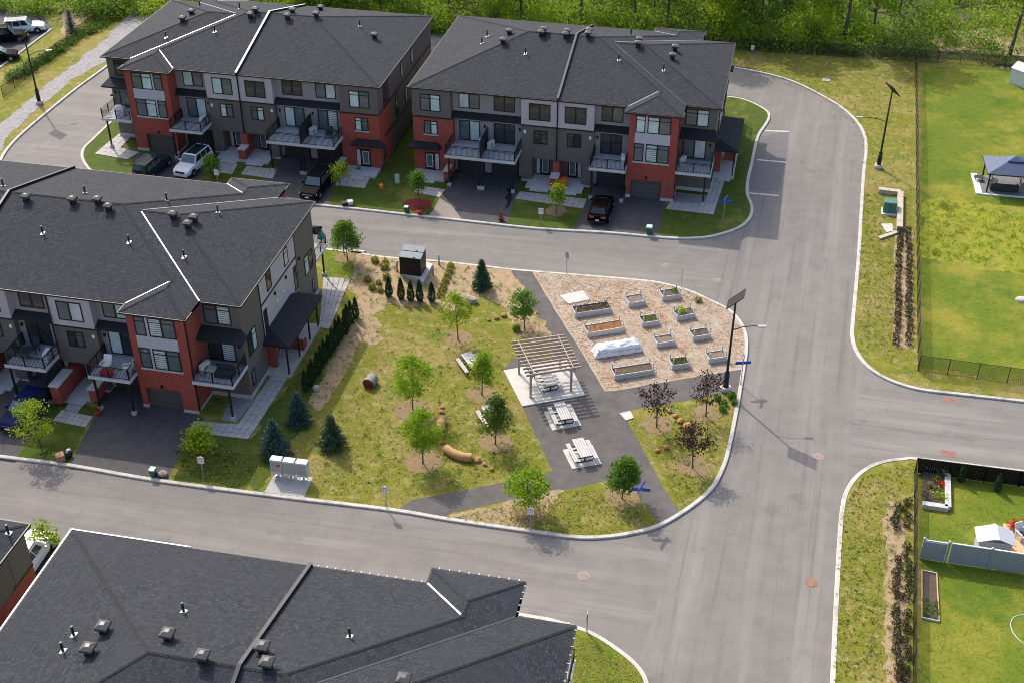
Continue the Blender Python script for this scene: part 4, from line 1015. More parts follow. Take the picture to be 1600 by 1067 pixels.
st = [(655,315, T_('s1',31,3.3,1.2,.85,'lf2',34,30), 'small green tree over the red mulch ring'),
      (869,333, T_('s2',32,3.0,.9,.72,'lfy',36,32), 'small bright yellow-green tree by the orange toy bin'),
      (332,279, T_('s3',33,2.4,.5,.85,'lf2',34,30), 'small green tree beside the white SUV'),
      (532,297, T_('s4',34,3.0,1.0,.85,'lfy',26,24), 'thin yellow-green tree beside the black SUV in the drive'),
      (64,698, T_('s5',35,4.1,.8,1.65,'lfy',36,26), 'spreading yellow-green tree overhanging the blue car'),
      (318,714, T_('s6',36,2.6,.9,.95,'lfy',24,34,.26,clump=.7), 'small large-leaved tree by the paved walk corner at the left drive'),
      (78,862, T_('s7',37,2.6,.5,1.1,'lfy',16,18,.24), 'sparse young tree poking up behind the foreground roof')]
for x, y, td, lb in st: plant_tree(td, 'street_tree', lb, 'tree', at(x, y, LZ), R.uniform(0, 6), 1, 'small trees in the front gardens')
# conifers
def conifer(key, seed, h, r, n, lm, ls=.16, asp=.3):
    rr = random.Random(seed); tb = MB(); cb = MB(); tb.tube((0,0,-.05), (0,0,h*.93), .06, .012, 6)
    nb = int(n)
    for k in range(nb):
        t = (k+.5)/nb; z = h*(.05+.9*t); L = r*(1-t)**.8*rr.uniform(.75, 1.12)+.05; a = k*2.399+rr.uniform(-.3,.3)
        d = Vector((math.cos(a), math.sin(a), 0)); tip = Vector((0,0,z))+d*L+Vector((0,0,-.10*L))
        m = max(3, int(L*15))
        for j in range(m):
            s = (j+.6)/m; c = Vector((0,0,z)).lerp(tip, s); w = .13+.12*L*(1-s)
            for _ in range(5):
                leaf(cb, c+Vector((rr.gauss(0,w*.6), rr.gauss(0,w*.6), rr.gauss(0,.04))), ls, rr, up=1.2, asp=asp)
    return tb.data(key+'_trunk', [M['bark']]), cb.data(key+'_crown', [M[lm]])
for x, y, h, r, s, lm, lb in [(468,661,2.9,.98,1,'spruce','blue-green spruce farthest back of the three beside the cedar hedge'),(520,697,2.9,1.05,2,'spruceg','green spruce rightmost of the three, half in the sun'),(431,711,3.3,1.2,3,'spruce','large blue-green spruce just behind the grey mailboxes'),(753,451,2.9,.85,4,'spruceg','tall narrow green spruce by the upper kerb of the park')]:
    td = conifer('sp%d' % s, s, h*1.06, r*1.1, 150, lm, .19, .4); plant_tree(td, 'spruce', lb, 'spruce', at(x, y, LZ), s, 1, 'spruces in the park')
def columnar(key, seed, h, r, n, lm):
    rr = random.Random(seed); tb = MB(); cb = MB(); tb.tube((0,0,-.05), (0,0,h*.9), .05, .01, 6)
    for _ in range(n):
        t = rr.random(); z = h*(.02+.97*t); prof = (min(1, .55+t*2.2) if t < .2 else 1)*(1-t**1.7)**.75
        a = rr.uniform(0, 6.28); q = r*prof*math.sqrt(rr.uniform(.55, 1.05))
        leaf(cb, (q*math.cos(a), q*math.sin(a), z), .19, rr, up=.2, asp=.45)
    return tb.data(key+'_trunk', [M['bark']]), cb.data(key+'_crown', [M[lm]])
cd = [columnar('c%d' % i, 50+i, 2.15, .36, 900, 'cedar') for i in range(3)]
CEDN = ['leftmost of the five small cedars below the black waste box','second from left of the five small cedars below the waste box','middle one of the five small cedars below the waste box','fourth from left of the five small cedars below the waste box','rightmost of the five small cedars below the waste box']
for i, (x, y) in enumerate([(608,464),(627,468),(642,470),(656,471),(675,472)]):
    plant_tree(cd[i % 3], 'cedar', CEDN[i], 'cedar', at(x, y, LZ), i*1.3, (1,1,.95+.08*(i % 2)), 'five small cedars')
hp, hq = at(556,497,LZ), at(478,612,LZ)
for i in range(14):
    p = hp.lerp(hq, i/13); p += Vector((R.uniform(-.1,.1), R.uniform(-.08,.08), 0))
    plant_tree(cd[i % 3], 'hedge_cedar', 'columnar dark cedar in the hedge row beside the left porch', 'cedar', p, i*2.1, (.88, .88, R.uniform(.95, 1.2)), 'cedar hedge beside the porch')
# low shrubs
def shrub(key, seed, r, h, n, lm, ls=.14):
    rr = random.Random(seed); cb = MB()
    for _ in range(n):
        a = rr.uniform(0, 6.28); t = rr.random(); q = r*math.sqrt(rr.uniform(.25, 1))*math.sin(math.pi*(.18+.72*t))**.5
        leaf(cb, (q*math.cos(a), q*math.sin(a), h*t), ls, rr)
    for k in range(5): cb.tube((0,0,0), (r*.6*math.cos(k*1.3), r*.6*math.sin(k*1.3), h*.7), .015, .008, 4)
    return cb.data(key, [M[lm]])
def put(me, name, label, cat, p, rz, sc, group): o = inst(me, name, None, p, rz, sc); return tag(o, label, cat, group)
sb = [shrub('shrub_b%d' % i, 70+i, .36, .58, 260, 'shrubb', .11) for i in range(2)] + [shrub('shrub_r', 74, .36, .58, 260, 'shrubr', .11)]
def row(pa, pb, n, lab, grp, sc=1.0, skip=(), jit=.1):
    a, b = at(*pa, LZ), at(*pb, LZ)
    for i in range(n):
        if i in skip: continue
        p = a.lerp(b, (i+.5)/n)+Vector((R.uniform(-jit,jit), R.uniform(-jit,jit), 0))
        put(R.choice(sb[:2]*3+sb[2:]), 'shrub', lab, 'shrub', p, R.uniform(0,6), sc*R.uniform(.85,1.15), grp)
row((1405,362), (1401,543), 20, 'round dark brown shrub, left file of the double row below the transformer', 'double row of shrubs below the transformer, left file', .95)
row((1420,360), (1419,543), 20, 'round dark brown shrub, right file of the double row below the transformer', 'double row of shrubs below the transformer, right file', .95)
row((1401,788), (1401,1085), 23, 'dark round shrub, left file of the lower row at the bottom right', 'lower row of shrubs by the fence, left file', .86, (4,5,6), .14)
row((1416,782), (1417,1085), 23, 'dark round shrub, right file of the lower row at the bottom right', 'lower row of shrubs by the fence, right file', .82, (4,5,13), .14)
gs = shrub('grass_clump_data', 80, .38, .55, 190, 'lf2', .2); gs2 = shrub('sage_clump_data', 81, .3, .4, 120, 'tuft', .18)
for x, y in [(598,420),(606,436),(590,444),(582,452),(576,440),(589,410),(601,411),(597,456)]: put(gs2, 'bedding_plant', 'small pale tufted plant in the soil bed left of the black waste box', 'plant', at(x+R.uniform(-3,3), y, LZ), R.uniform(0,6), R.uniform(.9,1.4), 'tufted plants left of the waste box')
for x, y in [(704,418),(702,426),(699,434),(696,442),(693,450),(690,457),(688,464)]: put(gs2, 'bedding_plant', 'small olive plant in the short line right of the waste box', 'plant', at(x, y, LZ), R.uniform(0,6), 1.15, 'line of olive plants right of the waste box')
for x, y, s in [(1121,624,.8),(1131,633,.85),(1143,622,.95),(1129,641,.8),(1147,631,.7)]: put(gs, 'bedding_plant', 'lush green clump growing round the foot of the lamp by the park corner', 'plant', at(x, y, LZ), R.uniform(0,6), s, 'green clumps round the lamp foot')
put(gs, 'bedding_plant', 'dark green clump at the foot of the tree by the top of the path', 'plant', at(807,517,LZ), 1, .9, None)
put(gs, 'bedding_plant', 'yellow flowering shrub beside the front step of the second row', 'plant', at(561,268,LZ), 1, .7, None)
put(gs2, 'bedding_plant', 'dark low shrub among the wood chips near the lamp', 'plant', at(1091,472,LZ), 1, 1.1, None)

# woods at the back: trees of several crowns, then the undergrowth
fo = [tree_data('f%d' % i, 100+i, h, th, cr, n, nl, ls, lm, tr, sh, cl) for i, (h, th, cr, n, nl, ls, lm, tr, sh, cl) in enumerate([
  (13,3.5,3.2,60,44,.42,'lfw',.17,'round',1.5), (15,5.0,3.0,54,42,.42,'lfw2',.18,'round',1.5), (11,2.0,3.4,60,44,.40,'lfw3',.15,'round',1.5), (14,6,2.8,44,40,.42,'lfw3',.17,'vase',1.4), (9,1.2,2.8,56,44,.38,'lfw2',.12,'round',1.3)])]
FL = ['tall leafy tree with mid green crown in the woods behind the black fence', 'tall yellow-green tree in the woods behind the black fence', 'low-branched dark green tree in the woods behind the black fence', 'high-crowned dark tree with bare trunk in the woods behind the black fence', 'short bushy yellow-green tree in the woods behind the black fence']
FN = ['mid green trees in the woods', 'yellow-green trees in the woods', 'dark green trees in the woods', 'high-crowned trees in the woods', 'bushy trees in the woods']
rr = random.Random(5)
def fence_y(x): return 154.5 - (x if x < 0 else x)*.145 if x > -20 else 157.5-(x+20)*.1
cnt = 0
for row_i, (dy, step) in enumerate(((5,6.2),(14,10),(23,10),(33,10),(44,10),(56,10))):
    x = -72 + row_i*1.7
    while x < 84+row_i*3:
        xx = x+rr.uniform(-1.8,1.8); yy = fence_y(xx)+dy+rr.uniform(-1.5,1.5)
        x += step
        if row_i < 3 and 47 < xx < 64 and rr.random() < .62: continue      # thin wood at the right with bare ground showing
        if xx < -42 and row_i < 2: continue
        k = rr.choice([0,0,1,2,2,3,4,4]) if row_i else rr.choice([0,2,3,4,4,1])
        s = rr.uniform(.9, 1.25) if row_i == 0 else rr.uniform(.55, .85) if row_i < 3 else rr.uniform(.7, 1.05)
        plant_tree(fo[k], 'forest_tree', FL[k], 'tree', (xx, yy, .1), rr.uniform(0,6), s, FN[k]); cnt += 1
dt = tree_data('lone', 140, 12, 5.5, 2.2, 30, 40, .4, 'lfw2', .22, 'vase', 1.3)
plant_tree(dt, 'forest_tree', 'leaning tree with a thick bare trunk on open ground at the top right', 'tree', at(1577,88), 0, 1)
dt2 = tree_data('lone2', 141, 15, 9, 2.6, 30, 40, .4, 'lfw', .24, 'vase', 1.4)
plant_tree(dt2, 'forest_tree', 'tree with a straight dark bare trunk rising beyond the lawn right of the middle row', 'tree', at(1318,66), 0, 1)
ub = MB(); rr = random.Random(9)
for k in range(1250):
    x = rr.uniform(-70, 88); yy = fence_y(x)+rr.uniform(.8, 34)*rr.random()**.55
    if x > 46 and rr.random() < .6: continue
    r = rr.uniform(.9, 2.7); h = r*rr.uniform(1.1, 2.1); m = rr.choice((0,0,0,1,1,2,2))
    for _ in range(int(85*r)):
        a = rr.uniform(0,6.28); q = r*math.sqrt(rr.random()); t = rr.random()*(1-.5*(q/r)**2)
        leaf(ub, (x+q*math.cos(a), yy+q*math.sin(a), .1+h*t), .36, rr, m, .8)
tag(ub.build('undergrowth', [M['lfw'], M['lfw2'], M['lfw3']]), 'dense green undergrowth along the edge of the woods', 'undergrowth', kind='stuff')
# weedy strip top left
wb = MB()
for k in range(150):
    t = rr.random(); p = at(10+t*165+rr.uniform(-6,6), 130-t*100+rr.uniform(-4,6)); r = rr.uniform(.4, 1.0)
    for _ in range(int(60*r)):
        a = rr.uniform(0,6.28); q = r*math.sqrt(rr.random()); leaf(wb, (p.x+q*math.cos(a), p.y+q*math.sin(a), .1+.9*r*rr.random()), .24, rr, rr.choice((0,1)))
tag(wb.build('weeds', [M['lf2'], M['lfd']]), 'dense weeds along the wire fence beside the gravel at top left', 'weeds', kind='stuff')
td = conifer('spx', 8, 3.2, 1.0, 100, 'spruce'); plant_tree(td, 'spruce', 'small spruce on the bank above the gravel at the top left', 'spruce', at(113,52), 0, 1)

# grass blades standing proud of the lawns
def blades(name, polys, n, m, h, seed, label):
    rr = random.Random(seed); mb = MB()
    from mathutils.geometry import intersect_point_tri_2d as ipt
    for poly, share in polys:
        P = [at(x, y, LZ) for x, y in poly]; tr = tessellate_polygon([P]); ar = []
        for t in tr:
            a, b, c = (P[i] for i in t); ar.append(abs((b-a).cross(c-a).z)/2)
        tot = sum(ar)
        for t, A in zip(tr, ar):
            a, b, c = (P[i] for i in t)
            for _ in range(int(n*share*A/tot)):
                u, v = rr.random(), rr.random()
                if u+v > 1: u, v = 1-u, 1-v
                p = a+(b-a)*u+(c-a)*v+Vector((0,0,h*rr.random())); leaf(mb, p, .17, rr, 0, 2.2, .3)
    tag(mb.build(name, M[m]), label, 'grass', kind='stuff')
isl = [(510,395),(560,402),(540,450),(556,500),(610,476),(690,482),(740,482),(800,520),(850,535),(800,560),(788,580),(816,636),(862,734),(796,749),(722,764),(642,779),(612,795),(492,777),(490,745),(440,735),(410,774),(270,748),(300,676),(400,690),(470,580)]
blades('grass', [(isl, .45), ([(982,656),(1100,624),(1150,616),(1136,700),(1112,755),(1068,798)], .09), ([(700,810),(900,764),(982,764),(1028,818),(950,836),(880,834)], .09), ([(1348,290),(1425,300),(1425,590),(1335,530)], .17), ([(1312,800),(1345,745),(1432,720),(1430,1060),(1302,1060)], .12), ([(900,990),(980,1030),(1010,1066),(895,1066)], .04), ([(1160,115),(1290,155),(1345,210),(1350,290),(1425,300),(1428,105),(1160,84)], .12)], 36000, 'tuft', .03, 3, 'dry olive grass blades on the park and verges')
blades('grass', [([(1440,110),(1440,570),(1600,596),(1600,115)], .75), ([(1440,740),(1440,1066),(1600,1066),(1600,760)], .25)], 18000, 'tuftg', .03, 4, 'green grass blades on the back gardens')
# loose wood chips on the garden mulch
cm = MB(); rr = random.Random(12)
Pm = [at(x, y, DZ+.006) for x, y in [(834,426.5),(930,433),(1031,443),(1074,455),(1137,485),(1164,524),(1165,548),(1160,573),(1110,582),(1035,594),(960,607),(947,608),(906,542),(874,492)]]
trm = tessellate_polygon([Pm]); arm = [abs((Pm[t[1]]-Pm[t[0]]).cross(Pm[t[2]]-Pm[t[0]]).z) for t in trm]
for _ in range(16000):
    t = rr.choices(trm, arm)[0]; a, b, c = (Pm[i] for i in t); u, v = rr.random(), rr.random()
    if u+v > 1: u, v = 1-u, 1-v
    p = a+(b-a)*u+(c-a)*v+Vector((0,0,.02)); leaf(cm, p, .16, rr, 0, 3.0, .45)
tag(cm.build('wood_chip', M['chip']), 'loose pale wood chips round the raised beds', 'wood chips', kind='stuff')

# scattered weeds in the beds and tall growth in the rough garden corner
wd = MB(); rr = random.Random(21)
def scatter(poly, n, r, h, ls, mats, cnt):
    P = [at(x, y, DZ) for x, y in poly]; tr = tessellate_polygon([P]); ar = [abs((P[t[1]]-P[t[0]]).cross(P[t[2]]-P[t[0]]).z) for t in tr]
    for _ in range(n):
        t = rr.choices(tr, ar)[0]; a, b, c = (P[i] for i in t); u, v = rr.random(), rr.random()
        if u+v > 1: u, v = 1-u, 1-v
        p = a+(b-a)*u+(c-a)*v; q = r*rr.uniform(.5, 1.5); m = rr.choice(mats)
        for _ in range(cnt): leaf(wd, (p.x+rr.gauss(0,q*.5), p.y+rr.gauss(0,q*.5), DZ+h*rr.random()), ls, rr, m, .8, .4)
bedp = [(553,396),(600,404),(690,411),(790,421),(812,447),(848,512),(838,534),(806,516),(775,472),(742,470),(712,492),(650,478),(606,474),(585,492),(600,530),(572,540),(540,500),(545,452)]
scatter(bedp, 330, .2, .22, .14, (0,1,2,2,3), 12)
scatter([(482,628),(520,560),(560,480),(570,490),(560,540),(518,616),(498,642)], 60, .15, .15, .13, (1,2), 10)
scatter([(700,808),(760,796),(818,784),(880,771),(850,800),(828,826),(780,820)], 60, .18, .15, .13, (0,2), 10)
scatter([(275,705),(330,695),(375,705),(395,740),(330,752),(290,740)], 150, .2, .12, .15, (2,2,3,1), 14)
scatter([(1390,790),(1400,784),(1414,960),(1420,1066),(1384,1066),(1384,860)], 90, .16, .15, .13, (1,2), 10)
scatter([(1440,322),(1470,314),(1560,326),(1640,335),(1640,428),(1600,428),(1510,416),(1440,400)], 420, .45, .25, .2, (0,0,4,4,5), 12)
scatter([(620,560),(700,500),(780,540),(800,640),(840,730),(720,755),(640,770),(500,765),(500,690),(560,600)], 60, .3, .16, .15, (1,4), 26)
scatter([(1002,668),(1080,640),(1140,640),(1120,720),(1064,790)], 30, .25, .14, .15, (1,4), 20)
scatter([(1312,800),(1345,745),(1425,722),(1395,790),(1382,860),(1380,1066),(1304,1066)], 420, .12, .09, .12, (1,3,4,2), 8)
scatter([(1350,300),(1425,300),(1395,345),(1394,545),(1425,590),(1345,535),(1342,400)], 420, .12, .09, .12, (1,3,4,2), 8)
scatter([(620,500),(700,495),(780,540),(800,640),(845,728),(720,760),(640,775),(500,770),(490,745),(560,600)], 520, .12, .08, .12, (1,4,2,2,3), 8)
scatter([(1002,668),(1080,640),(1140,640),(1120,720),(1064,790)], 130, .12, .09, .12, (1,3,4,2), 8)
scatter([(700,812),(890,768),(975,765),(1026,815),(950,834),(880,832)], 150, .12, .09, .12, (1,3,4,2), 8)
scatter([(1165,112),(1290,152),(1345,205),(1352,300),(1425,300),(1428,105),(1165,88)], 350, .14, .09, .13, (1,3,4,2), 8)
tag(wd.build('weeds', [M['lfy'], M['lf2'], M['tuft'], M['lfd'], M['tuftg'], M['lf']]), 'scattered low weeds and tufts in the beds and lawns', 'weeds', kind='stuff')

# ================================================================ objects in the park
def ang(pa, pb, z=0):
    d = at(*pb, z)-at(*pa, z); return math.atan2(d.y, d.x)
# picnic tables: local x = long axis
def picnic(label, p, rz, L=1.95):
    o = thing('picnic_table', label, 'picnic table', p, rz, 'picnic tables in the park')
    for i in range(5):
        mb = MB(); y = -.36+.18*i; mb.box(-L/2, L/2, y-.076, y+.076, .74+R.uniform(-.003,.003), .785); mb.build('tabletop_plank', M['table'], o)
    for sd in (-1, 1):
        for j in range(2):
            mb = MB(); y = sd*(.68+.165*j); mb.box(-L/2, L/2, y-.07, y+.07, .43, .47); mb.build('bench_plank', M['table'], o)
    for x in (-L*.33, L*.33):
        mb = MB(); mb.beam((x,-.92,.40), (x,.92,.40), .07, .06); mb.beam((x,0,.05), (x,0,.74), .09, .09); mb.beam((x,-.4,.71), (x,.4,.71), .07, .06); mb.beam((x,-.62,.03), (x,.62,.03), .08, .06)
        for sd in (-1, 1): mb.beam((x,sd*.6,.05), (x,sd*.8,.40), .06, .06)
        mb.build('leg', M['black'], o)
    return o
picnic('pale picnic table on the asphalt just below the pergola', (at(879,656,LZ)+Vector((0,.15,.05))), ang((863,672),(850,643)), 2.15)
picnic('pale picnic table on the lowest slab, farthest from the pergola', (at(909,714,LZ)+Vector((0,.15,.05))), ang((894,732),(879,702)), 2.15)
picnic('pale picnic table under the slatted pergola', (at(856,604,LZ)+Vector((0,0,.1))), ang((816,634),(787,578)), 2.0)
picnic('pale picnic table on the grass, upper one, with no slab', at(736,574,LZ), ang((745,585),(727,560)), 2.1)
picnic('pale picnic table on the grass half hidden by the olive young tree', at(768,657,LZ), ang((778,672),(755,636)), 2.1)
# pergola
PR = [at(x, y, LZ+.1) for x, y in [(811,583),(829,620),(892,610),(875,574)]]       # feet of the posts
pg = thing('pergola', 'slatted timber pergola on a white concrete pad', 'pergola', PR[0])
def rel(p): return p-PR[0]
ctr = sum((rel(p) for p in PR), Vector())/4
PH = 2.55
for p in PR:
    mb = MB(); q = rel(p); mb.box(q.x-.09, q.x+.09, q.y-.09, q.y+.09, -.02, PH); mb.build('post', M['wood'], pg)
Z = Vector((0,0,1))
def ext(a, b, e): d = (b-a).normalized(); return a-d*e, b+d*e
for i, j in ((0,1), (3,2)):
    a, b = ext(rel(PR[i]), rel(PR[j]), .75); nn = (b-a).cross(Z).normalized()*.1
    for s in (-1, 1):
        mb = MB(); mb.beam(a+Z*(PH-.12)+nn*s, b+Z*(PH-.12)+nn*s, .05, .22); mb.build('beam', M['wood'], pg)
nr = 11
for k in range(nr):
    t = -.2+1.4*k/(nr-1)
    a = rel(PR[0]).lerp(rel(PR[1]), t); b = rel(PR[3]).lerp(rel(PR[2]), t); a, b = ext(a, b, .55)
    mb = MB(); mb.beam(a+Z*(PH+.09), b+Z*(PH+.09), .085, .18); mb.build('rafter', M['wood'], pg)
for t in (.02, .5, .98):
    a = rel(PR[0]).lerp(rel(PR[3]), t); b = rel(PR[1]).lerp(rel(PR[2]), t); a, b = ext(a, b, .7)
    if t == .5: continue
    mb = MB(); mb.beam(a+Z*(PH+.21), b+Z*(PH+.21), .07, .06); mb.build('slat', M['wood'], pg)
for i, (j, k) in enumerate(((0,3),(1,2))):
    for p, q in ((j,k), (k,j)):
        a = rel(PR[p]); b = rel(PR[q]); d = (b-a).normalized()
        mb = MB(); mb.beam(a+Z*(PH-.75), a+d*.6+Z*(PH-.1), .07, .07); mb.build('brace', M['wood'], pg)
# raised beds
def planter(label, quad, fill, h=.5, plant=None, cover=False, group='raised garden beds'):
    """quad = near-left, near-right, far-right, far-left pixels of the foot"""
    P = [at(x, y, LZ+.02) for x, y in quad]; c = sum(P, Vector())/4; c.z = LZ+.01
    ex = ((P[1]-P[0])+(P[2]-P[3])); rz = math.atan2(ex.y, ex.x); L = ex.length/2; ey = (P[3]-P[0])+(P[2]-P[1]); Wd = ey.length/2
    o = thing('raised_bed', label, 'raised bed', c, rz, group)
    for i in range(2):
        z0, z1 = i*h/2+.004, (i+1)*h/2-.006
        for y in (-Wd/2, Wd/2): mb = MB(); mb.box(-L/2, L/2, y-.03, y+.03, z0, z1); mb.build('board', M['greywood'], o)
        for x in (-L/2, L/2): mb = MB(); mb.box(x-.03, x+.03, -Wd/2+.032, Wd/2-.032, z0, z1); mb.build('board', M['greywood'], o)
    for x in (-1, 1):
        for y in (-1, 1):
            mb = MB(); X, Y = x*(L/2-.075), y*(Wd/2-.075); mb.box(X-.04, X+.04, Y-.04, Y+.04, .0, h+(.5 if not cover else .3)); mb.build('post', M['greywood'], o)
    rr = random.Random(int(L*100+c.x*7)); mb = MB(); nx, ny = 12, 7; vs = []
    for j in range(ny+1):
        for i in range(nx+1): vs.append((-L/2+.035+(L-.07)*i/nx, -Wd/2+.035+(Wd-.07)*j/ny, h-.09+rr.uniform(-.035,.045)))
    mb.mesh(vs, [(j*(nx+1)+i, j*(nx+1)+i+1, (j+1)*(nx+1)+i+1, (j+1)*(nx+1)+i) for j in range(ny) for i in range(nx)], 0, True)
    mb.build('soil', M[fill], o)
    if plant:
        lm, n, hh, x0, x1 = plant; mb = MB()
        for _ in range(n):
            leaf(mb, (L*rr.uniform(x0, x1), Wd*rr.uniform(-.42,.42), h-.06+hh*rr.random()), .13, rr)
        mb.build('plants', M[lm], o)['kind'] = 'stuff'
    if cover:
        mb = MB(); nx, ny = 22, 14; vs = []
        for j in range(ny+1):
            v = -1+2*j/ny
            for i in range(nx+1):
                u = -1+2*i/nx
                e = max(abs(u), abs(v)); top = h+.34-.22*abs(v)**1.5+.24*abs(u)**4-.06*math.cos(u*7)*(1-abs(v))
                if e > .86: z = top*(1-(e-.86)/.14)+.03
                else: z = top
                k = 1.0+(.14 if e > .86 else .03)
                vs.append((u*(L/2)*k+rr.uniform(-.03,.03), v*(Wd/2)*(k+.05)+rr.uniform(-.03,.03), max(.02, z+rr.uniform(-.07,.07))))
        mb.mesh(vs, [(j*(nx+1)+i, j*(nx+1)+i+1, (j+1)*(nx+1)+i+1, (j+1)*(nx+1)+i) for j in range(ny) for i in range(nx)], 0, True)
        mb.build('plastic_cover', M['plastic'], o)
    return o
planter('long raised bed full of dark red plants beside the white slab', [(899,497),(953,489),(950,478),(893,486)], 'soil', plant=('lfp',420,.42,-.46,.46))
planter('long raised bed with orange wood chips', [(918,528),(974,518),(969,507),(912,516)], 'orangesoil', plant=('lfd',40,.1,-.4,.4))
planter('long raised bed wrapped in white plastic sheet', [(935,560),(1000,549),(993,538),(928,547)], 'soil', cover=True)
planter('long raised bed of bare dark soil, nearest the path fork', [(961,594),(1020,584),(1017,573),(954,582)], 'soil', plant=('lfy',18,.06,-.4,.4))
small = [([(983,481),(1007,477),(1002,466),(976,470)], 'small raised bed of brown soil between the red-planted bed and the corner bed', None),
 ([(1036,471),(1062,467),(1058,457),(1029,461)], 'small raised bed at the top kerb with one round green bush', ('lf2',120,.35,.15,.4)),
 ([(1004,512),(1029,508),(1024,498),(998,501)], 'small raised bed sprouting green leaves along its back', ('lf2',140,.15,-.4,.4)),
 ([(1058,502),(1085,497),(1079,487),(1051,492)], 'small raised bed with the tallest light green plants', ('lfy',260,.5,-.42,.1)),
 ([(1027,544),(1053,539),(1048,529),(1020,533)], 'small raised bed of dry brown soil right of the white-wrapped bed', None),
 ([(1083,534),(1109,529),(1104,519),(1076,523)], 'small raised bed of reddish soil in the right-hand column', ('lfd',25,.1,-.4,.1)),
 ([(1051,578),(1077,574),(1071,564),(1044,567)], 'small raised bed with low mossy green cover, lowest of the middle column', ('lfd',260,.12,-.42,.42)),
 ([(1108,569),(1135,563),(1129,554),(1101,557)], 'small raised bed of pale dry soil nearest the lamp post', None)]
for q, lb, pl in small: planter(lb, q, 'soil' if pl else 'drysoil', plant=pl)
# waste box with bollards
def rotated(p, rz, name, label, cat, group=None): return thing(name, label, cat, p, rz, group)
wr = ang((632,432),(658,438))
wb_ = rotated(at(646,428,LZ)+Vector((0,0,.34)), rad(-13), 'waste_box', 'large black waste box with two sloping blue-grey lids on a concrete base', 'waste container')
mb = MB(); w, d, hh = .98, .85, 1.75
mb.mesh([(-w,-d,0),(w,-d,0),(w,d,0),(-w,d,0),(-w,-d,hh),(w,-d,hh),(w,d,hh+.25),(-w,d,hh+.25)], [(0,3,2,1),(4,5,6,7),(0,1,5,4),(1,2,6,5),(2,3,7,6),(3,0,4,7)]); mb.build('body', M['bin'], wb_)
for y0, y1 in ((-d-.05,-.03), (.06,d+.06)):
    mb = MB(); z = lambda y: hh+.04+.125*(y/d+1); mb.mesh([(-w-.05,y0,z(y0)),(w+.05,y0,z(y0)),(w+.05,y1,z(y1)),(-w-.05,y1,z(y1))]+[(-w-.05,y0,z(y0)+.07),(w+.05,y0,z(y0)+.07),(w+.05,y1,z(y1)+.07),(-w-.05,y1,z(y1)+.07)], [(0,3,2,1),(4,5,6,7),(0,1,5,4),(1,2,6,5),(2,3,7,6),(3,0,4,7)]); l = mb.build('lid', M['binroof'], wb_)
    mb = MB(); mb.box(.3,.5,y0+.05,y0+.12,z(y0)+.07,z(y0)+.12); mb.build('handle', M['black'], l)
for i, (x, y, lb) in enumerate([(629,411,'grey bollard behind the waste box, on its left'),(686,414,'grey bollard standing clear to the right of the waste box'),(677,431,'grey bollard at the front right of the waste box'),(621,424,'grey bollard at the front left of the waste box')]):
    o = thing('bollard', lb, 'bollard', at(x, y, LZ), 0, 'bollards round the waste box'); mb = MB(); mb.tube((0,0,0), (0,0,1.05), .085, n=12); mb.build('post', M['galv'], o); mb = MB(); mb.blob((0,0,1.05), .085, .085, .05, jit=0, sub=2); mb.build('cap', M['conc'], o)
# boulder, rocks, logs
def boulder(name, label, cat, p, rx, ry, rz_, m, seed, rot=0, group=None):
    mb = MB(); mb.blob((0,0,rz_*.55), rx, ry, rz_, seed=seed, jit=.13, sub=2, sm=False); o = mb.build(name, M[m], None, p); o.rotation_euler = (0,0,rot); return tag(o, label, cat, group)
boulder('boulder', 'large pinkish boulder lying behind the yellow-green tree', 'boulder', at(729,472,LZ), 1.0, .55, .42, 'stone', 3, rad(-15))
boulder('boulder', 'small pinkish boulder at the left end of the large one', 'boulder', at(711,470,LZ), .34, .3, .26, 'stone', 5)
rk = [(764,501,.22,'rounded ochre rock lowest left of the three by the planting bed'),(776,498,.3,'biggest ochre rock of the three by the planting bed'),(787,494,.33,'ochre rock nearest the tree by the top of the path'),(800,491,.24,'dark ochre rock half under the tree by the path'),
 (1046,643,.24,'ochre rock at the top of the stone line in the corner bed'),(1055,651,.28,'second ochre rock down the line in the corner bed'),(1063,659,.34,'bright ochre rock in the middle of the corner bed line'),(1075,668,.48,'largest flat ochre rock in the corner bed'),(1092,676,.3,'ochre rock partly behind the lowest purple tree'),(1041,700,.3,'ochre rock in the shade left of the lowest purple tree'),(1027,705,.24,'lone small ochre rock by the path edge in the corner bed'),
 (691,637,.22,'topmost flat ochre stump rock above the upright log'),(690,645,.28,'square ochre rock just above the upright log'),(689,692,.25,'ochre stump between the two logs'),(746,720,.33,'ochre rock at the right end of the curved log'),(757,726,.22,'ochre rock second from the end of the log line'),(768,734,.22,'ochre rock at the very end of the log line')]
for i, (x, y, r, lb) in enumerate(rk): boulder('rock', lb, 'rock', at(x, y, LZ), r*.85, r*.8, r*.62, 'ochre', 20+i, i, 'ochre rocks set as stepping seats')
def log(label, pts, r, m, endm, z=LZ):
    P = [at(x, y, z+r*.8) for x, y in pts]; o = thing('log', label, 'log', P[0], 0)
    Q = [p-P[0] for p in P]; mb = MB()
    mb.loft(Q, [r]*len(Q), 16)
    mb.build('trunk', M[m], o)
    for a, b in ((Q[0], Q[1]), (Q[-1], Q[-2])):
        d = (a-b).normalized(); mb = MB(); mb.tube(a-d*.02, a+d*.02, r*.98, r*.98, 14); e = mb.build('cut_end', M[endm], o)
        mb = MB(); mb.tube(a+d*.02, a+d*.024, r*.55, r*.55, 12); mb.build('heartwood', M['log' if endm != 'redend' else 'redend'], e)
    return o
log('curved tan log lying with its cut end towards the path', [(697,700),(702,704),(707,707),(712,709.5),(717,711.5),(723,713.3),(730,714.2),(737,714.4)], .34, 'log', 'logend')
